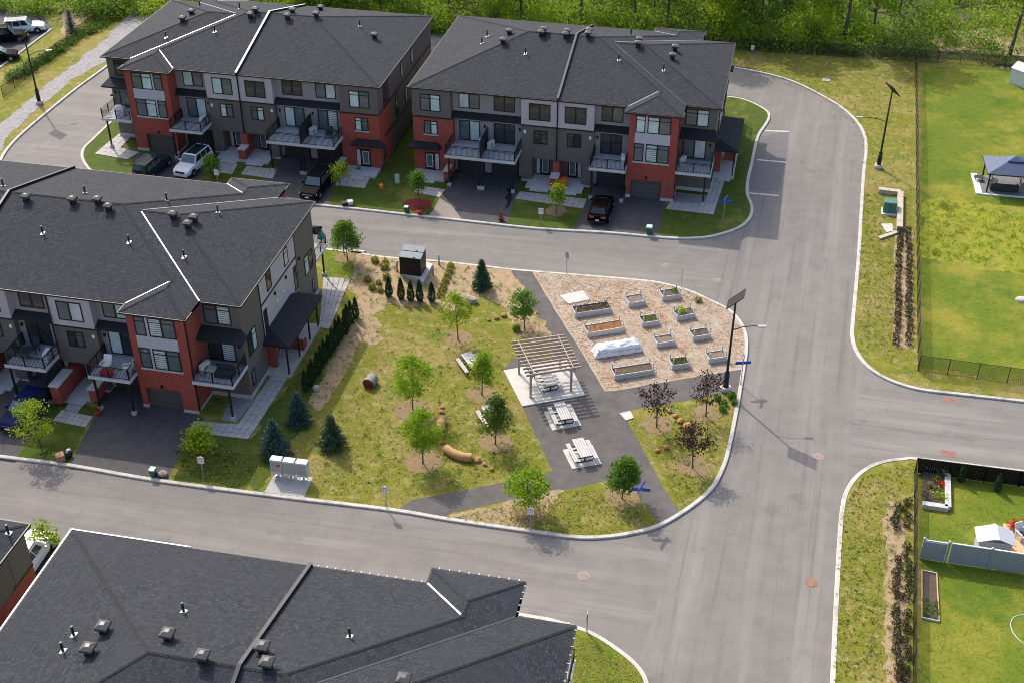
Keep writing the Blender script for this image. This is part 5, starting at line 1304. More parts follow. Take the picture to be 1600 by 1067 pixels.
log('straight tan log pointing up the picture beside the full green tree', [(691,653),(688,667),(682,680)], .36, 'log', 'logend')
log('short fat silver-barked log with a red painted end, alone on the grass', [(575,600),(583,590)], .48, 'greybark', 'redend')
# mailboxes
mo = thing('mailbox_bank', 'bank of three grey community mailboxes on a slab by the lower kerb', 'mailboxes', at(455,746,LZ+.03), rad(-11))
for i, x in enumerate((-.96, 0, .96)):
    mb = MB(); mb.box(x-.41, x+.41, -.26, .26, .42, 1.62); mb.frust((x,0,1.62), .435, .30, (x,0,1.70), .41, .27); b = mb.build('mailbox', M['mailbox'], mo)
    mb = MB()
    for r_ in range(5):
        for c_ in range(3): mb.box(x-.37+c_*.25, x-.14+c_*.25, -.275, -.26, .62+r_*.19, .79+r_*.19)
    mb.build('door', M['mailface'], b)
    mb = MB(); mb.box(x-.05, x+.05, -.06, .06, .0, .42); mb.box(x-.2, x+.2, -.2, .2, 0, .05); mb.build('stand', M['galv'], b)
    if i == 0: mb = MB(); mb.box(x+.02, x+.34, -.285, -.276, 1.17, 1.32); mb.build('sticker', M['red'], b)
# lamps
def lamp_post(label, p, h, arm_dir, sol_dir, arm=2.6, armz=.72):
    o = thing('lamp_post', label, 'street lamp', p, 0, 'solar street lamps')
    mb = MB(); mb.tube((0,0,-.05), (0,0,.45), .42, .40, 16); mb.build('footing', M['conc'], o)
    mb = MB(); mb.tube((0,0,.45), (0,0,1.75), .24, .2, 10); mb.tube((0,0,1.75), (0,0,1.95), .2, .11, 10); b = mb.build('base_cover', M['black'], o)
    mb = MB(); mb.tube((0,0,1.9), (0,0,h), .105, .075, 10); mb.build('pole', M['black'], o)
    a = Vector((math.cos(arm_dir), math.sin(arm_dir), 0)); z0 = h*armz
    mb = MB(); pts = [Vector((0,0,z0-.1))+a*.05, Vector((0,0,z0+.18))+a*arm*.4, Vector((0,0,z0+.26))+a*arm*.8, Vector((0,0,z0+.22))+a*arm]
    mb.path(pts, [.04,.038,.035,.035], 6); am = mb.build('arm', M['black'], o)
    mb = MB(); e = pts[-1]; mb.beam(e-a*.08, e+a*.55, .24, .10); hd = mb.build('lamp_head', M['galv'], am)
    s = Vector((math.cos(sol_dir), math.sin(sol_dir), 0)); t = Vector((-s.y, s.x, 0)); nrm = (s*.72+Vector((0,0,.69))).normalized(); u = t.cross(nrm).normalized()
    c = Vector((0,0,h+.15)); mb = MB(); W_, H_ = .62, .85
    mb.hexa([c+t*i*W_+u*j*H_+nrm*k for k in (-.03,.03) for i, j in ((-1,-1),(1,-1),(1,1),(-1,1))]); sp = mb.build('solar_panel', M['solar'], o)
    mb = MB()
    for f0, f1 in (((-1,-1),(1,-1)),((1,-1),(1,1)),((1,1),(-1,1)),((-1,1),(-1,-1))): mb.beam(c+t*f0[0]*W_+u*f0[1]*H_+nrm*.02, c+t*f1[0]*W_+u*f1[1]*H_+nrm*.02, .05, .05)
    mb.build('panel_frame', M['black'], sp)
    mb = MB(); mb.beam((0,0,h-.3), c, .09, .09); mb.build('panel_bracket', M['black'], o)
    return o
lamp_post('tall black solar lamp at the park corner beside the blue street sign', at(1133,610,LZ), 8.4, rad(0), rad(165), 2.0, .70)
lamp_post('tall black solar lamp on the far grass verge near the long fence', at(1372,263,LZ), 8.6, rad(172), rad(20), 2.5, .62)
lamp_post('grey lamp on the gravel strip at the top left corner', at(62,163,LZ), 8.0, rad(20), rad(165), 2.0, .74)
# signs
def sign(label, p, h, kind, rz=0, group='signposts', cat='sign'):
    o = thing('sign_post', label, cat, p, rz, group); mb = MB(); mb.beam((0,0,0), (0,0,h), .06, .06); mb.build('post', M['galv'], o)
    if kind == 'park':
        mb = MB(); mb.box(-.24, .24, -.05, -.035, h-.62, h); b = mb.build('sign_plate', M['signwhite'], o)
        mb = MB(); mb.tube((0,-.052,h-.24), (0,-.056,h-.24), .15, n=14); g = mb.build('symbol_ring', M['red'], b)
        mb = MB(); mb.tube((0,-.057,h-.24), (0,-.060,h-.24), .115, n=14); mb.build('symbol_disc', M['signwhite'], b)
    elif kind == 'plate':
        mb = MB(); mb.box(-.22, .22, -.05, -.035, h-.6, h); mb.build('sign_plate', M['signwhite'], o)
    elif kind == 'street':
        for dz, a in ((0, .1), (.3, 1.25)):
            mb = MB(); c, s = math.cos(a), math.sin(a); mb.beam((-.62*c,-.62*s,h-.3+dz), (.62*c,.62*s,h-.3+dz), .035, .27); mb.build('street_name_plate', M['signblue'], o)
    elif kind == 'back':
        mb = MB(); mb.box(-.25, .25, .03, .045, h-.65, h); mb.build('sign_plate', M['galv'], o)
    return o
sign('parking sign on a post in the lawn of the near left row', at(318,742,LZ), 1.75, 'park', rad(-5))
sign('small parking sign at the lower kerb left of the path mouth', at(604,793,LZ), 2.0, 'park', rad(-5))
sign('white parking sign standing in front of the tree at the lower kerb', at(829,828,LZ), 2.1, 'park', rad(-5))
sign('white sign at the kerb by the left drives of the top left row', at(341,289,LZ), 1.7, 'park', rad(-8))
sign('white sign in the small lawn by the yellow-green tree', at(845,350,LZ), 1.7, 'park', rad(-8))
sign('thin grey sign at the top kerb above the gravel garden', at(885,427,LZ), 2.2, 'back', rad(-50))
sign('thin bare pole at the top kerb above the corner raised bed', at(1064,449,LZ), 2.0, 'pole', 0)
sign('sign seen edge-on at the foreground kerb corner', at(917,987,LZ), 1.7, 'back', rad(80))
sign('small white board on the far lawn beside the second row', at(1175,83,LZ), 1.0, 'plate', rad(-5))
sign('blue street sign at the foot of the lower path', at(999,805,LZ), 2.7, 'street', rad(-10), 'blue street signs', 'street sign')
sign('blue street sign beside the parking bays at the end of the second row', at(1129,350,LZ), 2.7, 'street', rad(-10), 'blue street signs', 'street sign')
sign('blue street sign next to the tall lamp at the park corner', at(1157,600,LZ), 2.4, 'street', rad(0), 'blue street signs', 'street sign')
# covers in the road
def cover(label, px, r, m, square=False):
    p = at(*px, 0); o = thing('manhole_cover' if not square else 'catch_basin', label, 'manhole cover' if not square else 'catch basin', p, rad(-12), 'iron covers in the road')
    mb = MB()
    if square:
        mb.box(-r*1.5, r*1.5, -r, r, -.03, .012); f = mb.build('surround', M['basin'], o); mb = MB()
        for i in range(6): mb.box(-r*.95+i*.33*r, -r*.75+i*.33*r, -r*.6, r*.6, .012, .022)
        mb.build('grate', M['rust'], o)
    else:
        mb.tube((0,0,-.03), (0,0,.010), r, n=28); f = mb.build('surround', M[m], o); mb = MB(); mb.tube((0,0,.010), (0,0,.018), r*.82, n=28); mb.build('cover', M['rust' if m == 'rust' else 'iron'], o)
        mb = MB()
        for i in range(8): a = i*.785; mb.beam((r*.2*math.cos(a), r*.2*math.sin(a), .022), (r*.7*math.cos(a), r*.7*math.sin(a), .022), .05, .012)
        mb.build('cover_rib', M['iron'], o)
cover('bright rust-orange manhole cover low in the right-hand street', (1268,910), .42, 'rust'); cover('faded round manhole cover in the lower street near the foreground roof', (912,899), .42, 'iron')
cover('dull round manhole cover by the lamp shadow in the junction', (1279,713), .42, 'iron'); cover('faded manhole cover nearest the top corner of the gravel garden', (1121,438), .36, 'iron')
cover('faded manhole cover in the upper street, left one', (1041,415), .36, 'iron'); cover('rusty drain at the kerb on the far bend', (1292,157), .42, 'rust', True)
cover('rusty drain at the kerb of the side street by the wire fence', (1486,624), .36, 'rust', True); cover('pink weathered drain in front of the black fence', (1482,708), .38, 'basin', True)

# ================================================================ fences on the right
def chainlink(label, a, b, h=1.5, bay=2.6, gap=.12, wire=.014, cat='fence'):
    a, b = Vector(a), Vector(b); L = (b-a).length; n = max(1, round(L/bay)); d = (b-a)/n; o = thing('chain_link_fence', label, cat, a, 0, 'black chain-link fences')
    dn = d.normalized(); l = d.length
    for i in range(n+1):
        mb = MB(); q = d*i; mb.tube(q, q+Z*(h+.06), .035, n=6); mb.build('post', M['black'], o)
    me = None
    for i in range(n):
        if me is None:
            mb = MB(); mb.tube((0,0,h), dn*l+Z*h, .022, n=5); mb.tube((0,0,.06), dn*l+Z*.06, .012, n=4)
            k = -h
            while k < l:
                for sg in (0, 1):
                    x0, x1 = k, k+h; z0, z1 = 0, h
                    if x0 < 0: z0 += -x0; x0 = 0
                    if x1 > l: z1 -= x1-l; x1 = l
                    if x1 > x0:
                        p, q = (dn*x0+Z*z0, dn*x1+Z*z1) if sg == 0 else (dn*x0+Z*(h-z0), dn*x1+Z*(h-z1)); e = Z*wire
                        mb.poly([p-e, q-e, q+e, p+e])
                k += gap
            me = mb.data('chain_link_panel', [M['black']])
        inst(me, 'chain_link_panel', o, d*i)
    return o
fa, fb = at(1430,97,LZ), at(1434,579,LZ)
chainlink('long black wire fence between the verge and the back gardens', fa, fb, 1.55)
chainlink('black wire fence along the side street, turning from the long one', fb, at(1620,604,LZ), 1.5)
chainlink('black wire fence in front of the woods', at(1140,78,LZ), fa, 1.6)
chainlink('black wire fence behind the top right garden', fa, at(1640,111,LZ), 1.5)
chainlink('black wire fence up the right edge of the lower verge', at(1428.5,739,LZ), at(1426,1090,LZ), 1.32, gap=.09, wire=.016)
chainlink('rusty wire fence along the bank at the top left', at(5,152,LZ), at(178,14,LZ), 1.3)
# black board fence
FH = 1.32; a, b = at(1429,738,LZ), at(1640,765,LZ)
o = thing('board_fence', 'solid black board fence at the back of the lower garden', 'fence', a); d = b-a; n = int(d.length/.16); dn = d.normalized()
for i in range(n):
    mb = MB(); mb.hexa([dn*(i*.16+t)+dn.cross(Z)*s+Z*z for z in (.03,FH) for t, s in ((.004,-.012),(.156,-.012),(.156,.012),(.004,.012))]); mb.build('board', M['blackboard'], o)
mb = MB(); mb.beam(Z*(FH+.03), d+Z*(FH+.03), .09, .04); mb.build('cap_rail', M['blackboard'], o)
for i in range(0, n, 15):
    mb = MB(); q = dn*(i*.16)+dn.cross(Z)*.06; mb.beam(q, q+Z*(FH+.08), .09, .09); mb.build('post', M['blackboard'], o)
# vinyl fence
a, b = at(1436,872,LZ), at(1640,903,LZ); d = b-a; dn = d.normalized()
o = thing('vinyl_fence', 'solid grey vinyl fence crossing the lower gardens', 'fence', a)
gl = 1.55
def panel(x0, x1, h=1.75):
    nb = max(1, int((x1-x0)/.3)); w = (x1-x0)/nb
    for i in range(nb):
        mb = MB(); mb.hexa([dn*(x0+i*w+t)+dn.cross(Z)*s+Z*z for z in (.06,h) for t, s in ((.002,-.02),(w-.002,-.02),(w-.002,.02),(.002,.02))]); mb.build('board', M['vinyl'], o)
    mb = MB(); mb.beam(dn*x0+Z*(h+.03), dn*x1+Z*(h+.03), .1, .07); mb.build('cap_rail', M['vinylcap'], o)
xs = [1.75, 4.35, 6.95, 9.55]
for i in range(3): panel(xs[i]+.07, xs[i+1]-.07)
for x in [.05, 1.65]+xs[1:]:
    mb = MB(); mb.beam(dn*x, dn*x+Z*1.9, .12, .12); p = mb.build('post', M['vinyl'], o); mb = MB(); mb.frust(tuple(dn*x+Z*1.9), .08, .08, tuple(dn*x+Z*1.98), .02, .02); mb.build('post_cap', M['vinylcap'], p)
gt = MB(); panel(.14, 1.56, 1.6)
mb = MB(); mb.beam(dn*.14+Z*1.72, dn*1.56+Z*1.72, .08, .06); mb.build('gate_rail', M['vinylcap'], o)
mb = MB(); mb.beam(dn*1.42-dn.cross(Z)*-.05+Z*.9, dn*1.42-dn.cross(Z)*-.05+Z*1.2, .05, .05); mb.build('gate_latch', M['galv'], o)
# garden bed edged with stone, lower garden
q = [at(x, y, LZ) for x, y in [(1440,791),(1480,797),(1479,741),(1441,735)]]
gb = thing('garden_bed', 'stone-edged flower bed in the corner of the lower garden', 'garden bed', q[0])
mb = MB(); P = [p-q[0] for p in q]; mb.poly([p+Z*.22 for p in P]); mb.build('soil', M['soil'], gb)
def edge(p, q_, w, h, n, m, par):
    d_ = (q_-p)/n
    for i in range(n): mb = MB(); mb.beam(p+d_*i+d_*.02+Z*h/2, p+d_*(i+1)-d_*.02+Z*h/2, w, h); mb.build('edging_block', M[m], par)
edge(P[0], P[1], .42, .38, 5, 'conc', gb); edge(P[1], P[2], .42, .38, 9, 'conc', gb); edge(P[2], P[3], .3, .3, 5, 'conc', gb)
mb = MB(); rr = random.Random(31)
for (fx, fy, r, m) in [(.55,.72,.34,0),(.75,.6,.28,1),(.55,.3,.45,2),(.8,.25,.3,2),(.3,.5,.3,3),(.2,.2,.4,4),(.8,.85,.4,3),(.6,.45,.3,3)]:
    c = (P[0]*(1-fx)+P[1]*fx)*(1-fy)+(P[3]*(1-fx)+P[2]*fx)*fy
    for _ in range(70): leaf(mb, (c.x+rr.gauss(0,r*.5), c.y+rr.gauss(0,r*.5), .25+r*rr.random()), .16, rr, m)
mb.build('plants', [M['lf2'], M['flower'], M['lfy'], M['lfd'], M['lfp']], gb)['kind'] = 'stuff'
for i, (x, y, lb) in enumerate([(1501,752,'left slim evergreen in front of the black board fence'),(1557,766,'right slim evergreen in front of the black board fence')]):
    plant_tree(cd[i], 'small_cedar', lb, 'cedar', at(x, y, LZ), i, (.8,.8,.75), 'slim evergreens by the black board fence')
# vegetable plot
q = [at(x, y, LZ) for x, y in [(1440,966),(1467,972),(1463,897),(1440,892)]]; P = [p-q[0] for p in q]
vp = thing('vegetable_plot', 'wood-edged vegetable plot of dark soil by the lower fence', 'garden bed', q[0]); mb = MB(); mb.poly([p+Z*.06 for p in P]); mb.build('soil', M['soil'], vp)
for i in range(4): mb = MB(); mb.beam(P[i]+Z*.08, P[(i+1) % 4]+Z*.08, .06, .16); mb.build('edging_board', M['tandeck' if i % 2 else 'greywood'], vp)
mb = MB()
for _ in range(170): t, u = rr.uniform(.04,.4), rr.random(); c = P[0].lerp(P[3], t).lerp(P[1].lerp(P[2], t), u); leaf(mb, (c.x, c.y, .1+.2*rr.random()), .16, rr)
mb.build('plants', M['lf2'], vp)['kind'] = 'stuff'
# playhouse-like storage box and kart
p = at(1548,868,LZ); o = thing('storage_shed', 'low lilac-grey plastic shed with a pale ridge peeping over the vinyl fence', 'shed', p+Vector((.2,.55,0)), rad(-10))
mb = MB(); mb.box(-1.05, 1.05, -.6, .6, 0, 1.25); mb.build('wall', M['playgrey'], o)
for s in (-1, 1):
    mb = MB(); mb.hexa([(s*1.25,-.75,1.2),(s*.08,-.75,1.62),(s*.08,.75,1.62),(s*1.25,.75,1.2),(s*1.25,-.75,1.25),(s*.08,-.75,1.68),(s*.08,.75,1.68),(s*1.25,.75,1.25)]); mb.build('roof', M['playgrey'], o)
mb = MB(); mb.box(-.11, .11, -.78, .78, 1.62, 1.71); mb.build('ridge', M['whitetrim'], o)
p = at(1592,850,LZ); o = thing('timber_deck', 'tan timber deck at the right edge of the lower garden', 'deck', p, rad(-12))
for i in range(12): mb = MB(); mb.box(-.9+.22*i, -.69+.22*i, -1.1, 1.7, 0, .22); mb.build('plank', M['tandeck'], o)
f = thing('flower_tub', 'tub of red flowers on the tan deck', 'flower tub', p+Vector((-.1,1.25,.22)), 0); mb = MB(); mb.tube((0,0,0), (0,0,.3), .2, .26, 12); mb.build('pot', M['card'], f); mb = MB()
for _ in range(160): leaf(mb, (rr.gauss(0,.24), rr.gauss(0,.2), .35+.3*rr.random()), .15, rr)
mb.build('flowers', M['flower'], f)
k = thing('garden_chair', 'white garden chair with a dark cushion on the tan deck', 'chair', p+Vector((.2,.35,.22)), rad(20))
def lounge(k, w=.62, m='white'):
    mb = MB(); mb.box(-w/2, w/2, -.3, .32, .36, .41); mb.build('seat', M[m], k)
    mb = MB(); mb.hexa([(-w/2,.28,.41),(w/2,.28,.41),(w/2,.35,.41),(-w/2,.35,.41),(-w/2,.55,1.02),(w/2,.55,1.02),(w/2,.6,1.0),(-w/2,.6,1.0)]); mb.build('backrest', M[m], k)
    for s in (-1, 1):
        mb = MB(); mb.box(s*w/2-.05, s*w/2+.05, -.32, .34, .58, .63); mb.build('armrest', M[m], k)
        for y in (-.27, .27): mb = MB(); mb.box(s*w/2-.03, s*w/2+.03, y-.03, y+.03, 0, .58); mb.build('leg', M[m], k)
lounge(k); mb = MB(); mb.blob((0,0,.47), .22, .22, .08, jit=.05); mb.build('cushion', M['cushion'], k)
# hose
mb = MB(); c = at(1606,985,LZ); pts = [Vector((math.cos(t*.3)*1.0, math.sin(t*.3)*1.3, .03)) for t in range(22)]; mb.path(pts, [.03]*22, 6); tag(mb.build('hose', M['hose'], None, c), 'pale garden hose coiled on the lower lawn at the right edge', 'hose')
# transformer and retaining slabs
tf = thing('transformer', 'green metal transformer cabinet on a slab beside the long fence', 'transformer', at(1389,331,LZ), rad(-14)); mb = MB(); mb.box(-.62,.62,-.5,.5,.1,1.1); mb.frust((0,0,1.1), .62,.5, (0,0,1.2), .58,.46); mb.build('cabinet', M['utilgreen'], tf)
mb = MB(); mb.box(-.72,.72,-.85,.6,-.1,.1); mb.build('base', M['mailbox'], tf); mb = MB(); mb.box(-.02,.02,-.515,-.5,.15,1.05); mb.box(.15,.2,-.53,-.5,.6,.7); mb.build('door_seam', M['black'], tf)
rw = thing('retaining_wall', 'low block wall wrapping round the green transformer', 'wall', at(1405,360,LZ)); base = at(1405,360,LZ)
def course(pts, n, w, h):
    Q = [at(x, y, LZ)-base for x, y in pts]; 
    for i in range(len(Q)-1): edge_(Q[i], Q[i+1], n[i], w, h)
def edge_(p, q_, n, w, h):
    d_ = (q_-p)/n
    for i in range(n): mb = MB(); mb.beam(p+d_*i+d_*.02+Z*(h/2-.02), p+d_*(i+1)-d_*.02+Z*(h/2-.02), w, h+R.uniform(-.02,.02)); mb.build('block', M['blockstone'], rw)
course([(1372,301),(1406,305),(1405,361)], (4,6), .55, .5); course([(1402,364),(1373,374)], (4,), .4, .2)
# gazebo, shed
gz = thing('gazebo', 'blue-grey metal roofed gazebo on a stone patio in the right garden', 'gazebo', at(1568,292,LZ), rad(-10))
mb = MB(); mb.box(-2.7,4.5,-2.1,2.1,-.05,.10); mb.build('patio', M['patio'], gz); mb = MB(); mb.box(-2.95,-2.35,-2.2,2.3,-.05,.13); mb.box(-2.3,4.5,-2.25,-2.05,-.05,.12); mb.build('patio_edge', M['white'], gz)
for x in (-1.9, 2.9):
    for y in (-1.6, 1.6): mb = MB(); mb.box(x-.07,x+.07,y-.07,y+.07,.1,2.3); mb.build('post', M['black'], gz)
mb = MB(); mb.frust((.5,0,2.3), 2.75,2.1, (.5,0,3.05), .75,.5); mb.build('roof', M['gazebo'], gz); mb = MB(); mb.frust((.5,0,3.12), .85,.62, (.5,0,3.45), .1,.08); mb.build('vent_roof', M['gazebo'], gz); mb = MB(); mb.box(-2.27,3.27,-2.12,-2.05,2.18,2.3); mb.box(-2.27,-2.2,-2.05,2.1,2.18,2.3); mb.build('fascia', M['black'], gz)
k = thing('garden_sofa', 'cream cushioned sofa in the shade of the gazebo', 'sofa', at(1550,290,LZ)+Z*.1, rad(60))
mb = MB(); mb.box(-.7,.7,-.35,.35,.12,.38); mb.build('base', M['cushion'], k); mb = MB(); mb.box(-.68,.68,-.33,.3,.38,.5); mb.build('seat_cushion', M['cream'], k); mb = MB(); mb.box(-.68,.68,.2,.36,.5,.85); mb.build('back_cushion', M['cream'], k)
k = thing('garden_table', 'low dark table at the left corner of the gazebo patio', 'table', at(1528,283,LZ)+Z*.1, rad(-10)); mb = MB(); mb.box(-.4,.4,-.35,.35,.34,.4); mb.build('tabletop', M['cushion'], k)
for x in (-.36,.36):
    for y in (-.3,.3): mb = MB(); mb.box(x-.03,x+.03,y-.03,y+.03,0,.34); mb.build('leg', M['black'], k)
k = thing('garden_sofa', 'long dark sofa at the front of the gazebo patio', 'sofa', at(1566,299,LZ)+Z*.1, rad(170)); mb = MB(); mb.box(-1.3,1.3,-.4,.4,.1,.42); mb.build('seat', M['cushion'], k); mb = MB(); mb.box(-1.3,1.3,.28,.44,.42,.85); mb.build('backrest', M['cushion'], k); mb = MB(); mb.box(-1.44,-1.3,-.4,.44,.1,.62); mb.build('armrest', M['cushion'], k)
k = thing('garden_table', 'round pale table at the right end of the gazebo patio', 'table', at(1594,287,LZ)+Z*.1, 0); mb = MB(); mb.tube((0,0,.66), (0,0,.72), .62, n=20); mb.build('tabletop', M['cream'], k); mb = MB(); mb.tube((0,0,0), (0,0,.66), .07, n=8); mb.build('pedestal', M['black'], k)
sh = thing('garden_shed', 'pale grey plastic garden shed at the top right edge', 'shed', at(1597,131,LZ), rad(38)); mb = MB(); mb.box(-1.1,1.1,-1.1,1.1,0,1.9); mb.build('wall', M['shed'], sh); mb = MB(); mb.mesh([(-1.2,-1.2,1.9),(1.2,-1.2,1.9),(1.2,1.2,1.9),(-1.2,1.2,1.9),(0,-1.2,2.45),(0,1.2,2.45)], [(0,4,5,3),(1,2,5,4),(0,1,4),(3,5,2),(0,3,2,1)]); mb.build('roof', M['white'], sh)
mb = MB(); mb.box(-.75,-.01,-1.125,-1.1,.08,1.8); mb.build('door', M['shed'], sh); mb = MB(); mb.box(.01,.75,-1.125,-1.1,.08,1.8); mb.build('door', M['shed'], sh)

# ================================================================ vehicles
def car(label, p, rz, paint, kind='suv', L=4.65, Wd=1.85, H=1.68, group='parked cars', plate=True, roof=None):
    o = thing('parked_car', label, 'car', p, rz, group); o.scale = (1.08, 1.12, 1.08); h = Wd/2; gc = .24
    if kind == 'suv': belt, hood = .98, .96; cab = (-.50, .20, -.44, .08)      # fractions of L: cabin base rear/front, roof rear/front
    elif kind == 'sedan': belt, hood = .90, .86; cab = (-.42, .24, -.22, .06)
    else: belt, hood = .95, .92; cab = (-.46, .22, -.34, .06)
    secs = [(-.5, .80, .42, belt-.16), (-.485, .93, .30, belt-.02), (-.40, 1, gc, belt), (-.1, 1, gc, belt), (cab[1], 1, gc, belt-.02), (.36, .97, gc, hood-.05), (.455, .92, .27, hood-.16), (.5, .76, .36, hood-.34)]
    vs = []; n = 8
    for x, w, z0, z1 in secs:
        w *= h; X = x*L
        vs += [(X,-w*.86,z0), (X,-w,z0+.14), (X,-w,z0+(z1-z0)*.7), (X,-w*.88,z1), (X,w*.88,z1), (X,w,z0+(z1-z0)*.7), (X,w,z0+.14), (X,w*.86,z0)]
    fs = [tuple(reversed(range(8))), tuple(8*(len(secs)-1)+k for k in range(8))]
    for i in range(len(secs)-1):
        for k in range(8): fs.append((8*i+k, 8*i+(k+1) % 8, 8*(i+1)+(k+1) % 8, 8*(i+1)+k))
    mb = MB(); mb.mesh(vs, fs, 0, False); b = mb.build('body', M[paint], o)
    md = b.modifiers.new('bevel', 'BEVEL'); md.width = .07; md.segments = 3; md.limit_method = 'ANGLE'; md.angle_limit = rad(25)
    bw, tw = h*.88, h*.70; zb = belt-.02
    B = [(cab[0]*L,-bw,zb), (cab[1]*L,-bw,zb), (cab[1]*L,bw,zb), (cab[0]*L,bw,zb)]; Tt = [(cab[2]*L,-tw,H), (cab[3]*L,-tw,H), (cab[3]*L,tw,H), (cab[2]*L,tw,H)]
    mb = MB(); mb.hexa(B+Tt); cbn = mb.build('cabin', M[paint], o)
    md = cbn.modifiers.new('bevel', 'BEVEL'); md.width = .09; md.segments = 3
    def glassq(name, a, b_, c, d, m, off, ins=(.07,.07,.12,.1)):
        a, b_, c, d = map(Vector, (a, b_, c, d)); nn = (b_-a).cross(d-a).normalized()
        l, r, bt, tp = ins
        q = lambda u, v: (a.lerp(b_, u)).lerp(d.lerp(c, u), v)+nn*off
        mb = MB(); F = [q(l,bt), q(1-r,bt), q(1-r,1-tp), q(l,1-tp)]; mb.hexa([f-nn*.02 for f in F]+F); mb.build(name, M[m], o)
    glassq('windscreen', B[1], B[2], Tt[2], Tt[1], 'screen', .012, (.06,.06,.06,.08)); glassq('rear_window', B[3], B[0], Tt[0], Tt[3], 'carglass', .012, (.08,.08,.18,.1))
    for sd in (0, 1):
        a, b_, c, d = (B[0], B[1], Tt[1], Tt[0]) if sd == 0 else (B[2], B[3], Tt[3], Tt[2])
        for l, r in ((.06,.66), (.37,.36), (.67,.10)): glassq('side_window', a, b_, c, d, 'carglass', .012, (l,r,.14,.14))
    if roof:
        mb = MB(); mb.box(cab[2]*L+.3, cab[3]*L-.12, -tw*.8, tw*.8, H+.002, H+.012); mb.build('sunroof', M['carglass'], o)
    if kind == 'suv':
        for s in (-1, 1): mb = MB(); mb.beam((cab[2]*L+.15,s*tw*.9,H+.04), (cab[3]*L-.1,s*tw*.9,H+.04), .04, .04); mb.build('roof_rail', M['black'], o)
    for x in (-.31, .315):
        for s in (-1, 1):
            y0, y1 = s*(h-.20), s*(h+.015); mb = MB(); mb.tube((x*L,y0,.33), (x*L,y1,.33), .33, n=18); w = mb.build('wheel', M['tyre'], o)
            mb = MB(); mb.tube((x*L,y1,.33), (x*L,y1+s*.012,.33), .20, .17, 12); mb.build('rim', M['rim'], w)
            mb = MB(); mb.tube((x*L,s*(h-.1),.36), (x*L,s*(h+.004),.36), .40, n=18); mb.build('wheel_arch', M['tyre'], o)
    for s in (-1, 1):
        mb = MB(); mb.hexa([(.455*L,s*h*.5,hood-.34),(.505*L,s*h*.5,hood-.36),(.468*L,s*h*.9,hood-.34),(.42*L,s*h*.9,hood-.32),(.44*L,s*h*.5,hood-.2),(.475*L,s*h*.5,hood-.24),(.45*L,s*h*.88,hood-.22),(.40*L,s*h*.88,hood-.18)]); mb.build('headlight', M['light'], o)
        mb = MB(); mb.box(-.508*L,-.47*L,s*h*.55-(.22*h),s*h*.55+(.22*h),belt-.22,belt-.06); mb.build('tail_light', M['tail'], o)
        mb = MB(); mb.frust((cab[1]*L-.35,s*(h+.06),belt-.02), .07,.09, (cab[1]*L-.35,s*(h+.06),belt+.12), .05,.08); mb.build('mirror', M[paint], o)
    mb = MB(); mb.box(.487*L,.507*L,-h*.48,h*.48,hood-.42,hood-.26); mb.build('grille', M['black'], o)
    mb = MB(); mb.box(.475*L,.515*L,-h*.72,h*.72,.26,.40); mb.box(-.515*L,-.48*L,-h*.8,h*.8,.28,.46); mb.build('bumper', M['black' if paint != 'cwhite' else 'cwhite'], o)
    if plate:
        mb = MB(); mb.box(.508*L,.519*L,-.17,.17,.42,.54); mb.build('licence_plate', M['signwhite'], o); mb = MB(); mb.box(-.522*L,-.515*L,-.17,.17,.5,.62); mb.build('licence_plate', M['signwhite'], o)
    return o
ST = rad(-12.4); DN = ST-math.pi/2            # nose towards the street
car('black SUV facing out of the drive in the middle of the top left row', at(495,298,DZ), DN-.03, 'cblack', 'suv', 4.6, 1.85, 1.66)
car('white SUV with black roof glass facing out of its drive', at(303,263,DZ), DN-.12, 'cwhite', 'suv', 4.7, 1.88, 1.66, roof=True)
car('dark green car with its tail to the street, left of the white SUV', at(240,268,DZ), DN+math.pi-.1, 'cgreen', 'suv', 4.5, 1.82, 1.62)
car('very dark plum saloon with red tail lights backed towards the street, second row', at(939,334,DZ), DN+math.pi, 'cplum', 'hatch', 4.5, 1.82, 1.48)
car('deep blue car under the balcony of the near left row, partly behind a tree', at(43,648,DZ), DN-.06, 'cblue', 'hatch', 4.5, 1.82, 1.5)
car('white SUV nose showing between the two foreground roofs', at(45,880,DZ), math.pi/2+ST+.05, 'cwhite', 'suv', 4.7, 1.88, 1.66)
PA = ang((0,106),(82,45))
car('white SUV with sunroof in the far top left car park', at(40,50,DZ), PA+rad(-65), 'cwhite', 'suv', 4.7, 1.9, 1.7, 'cars in the top left car park', roof=True)
car('black SUV beside the white one in the far car park', at(12,64,DZ), PA+rad(-65), 'cblack', 'suv', 4.7, 1.9, 1.75, 'cars in the top left car park')
car('dark grey saloon at the left edge of the far car park', at(-2,94,DZ), PA+rad(-65), 'cblack', 'sedan', 4.6, 1.85, 1.45, 'cars in the top left car park')

# ================================================================ things on balconies and by doors
def ac(label, blk, u, v, z, rz=0):
    p = blk.world(u, v, z); o = thing('air_conditioner', label, 'air conditioner', p, blk.ang+rz, 'outdoor air conditioning units')
    mb = MB(); mb.box(-.46,.46,-.18,.18,.06,.82); mb.build('case', M['white'], o); mb = MB()
    mb.tube((-.1,-.185,.44), (-.1,-.20,.44), .28, n=16); g = mb.build('fan_grille', M['mailface'], o)
    mb = MB(); mb.box(-.36,-.26,-.16,.16,0,.06); mb.box(.26,.36,-.16,.16,0,.06); mb.build('foot', M['black'], o); return o
ac('white air conditioner right of the privacy screen, second row', B2, -18.7, .9, 3.56, rad(75)); ac('white air conditioner left of the privacy screen, second row', B2, -19.75, 1.0, 3.56, rad(-80))
ac('white air conditioner on the second row balcony left of the brick garage bay', B2, -5.25, .6, 3.56, rad(-80)); ac('white air conditioner on the end balcony of the second row', B2, .55, 1.6, 3.56, rad(75))
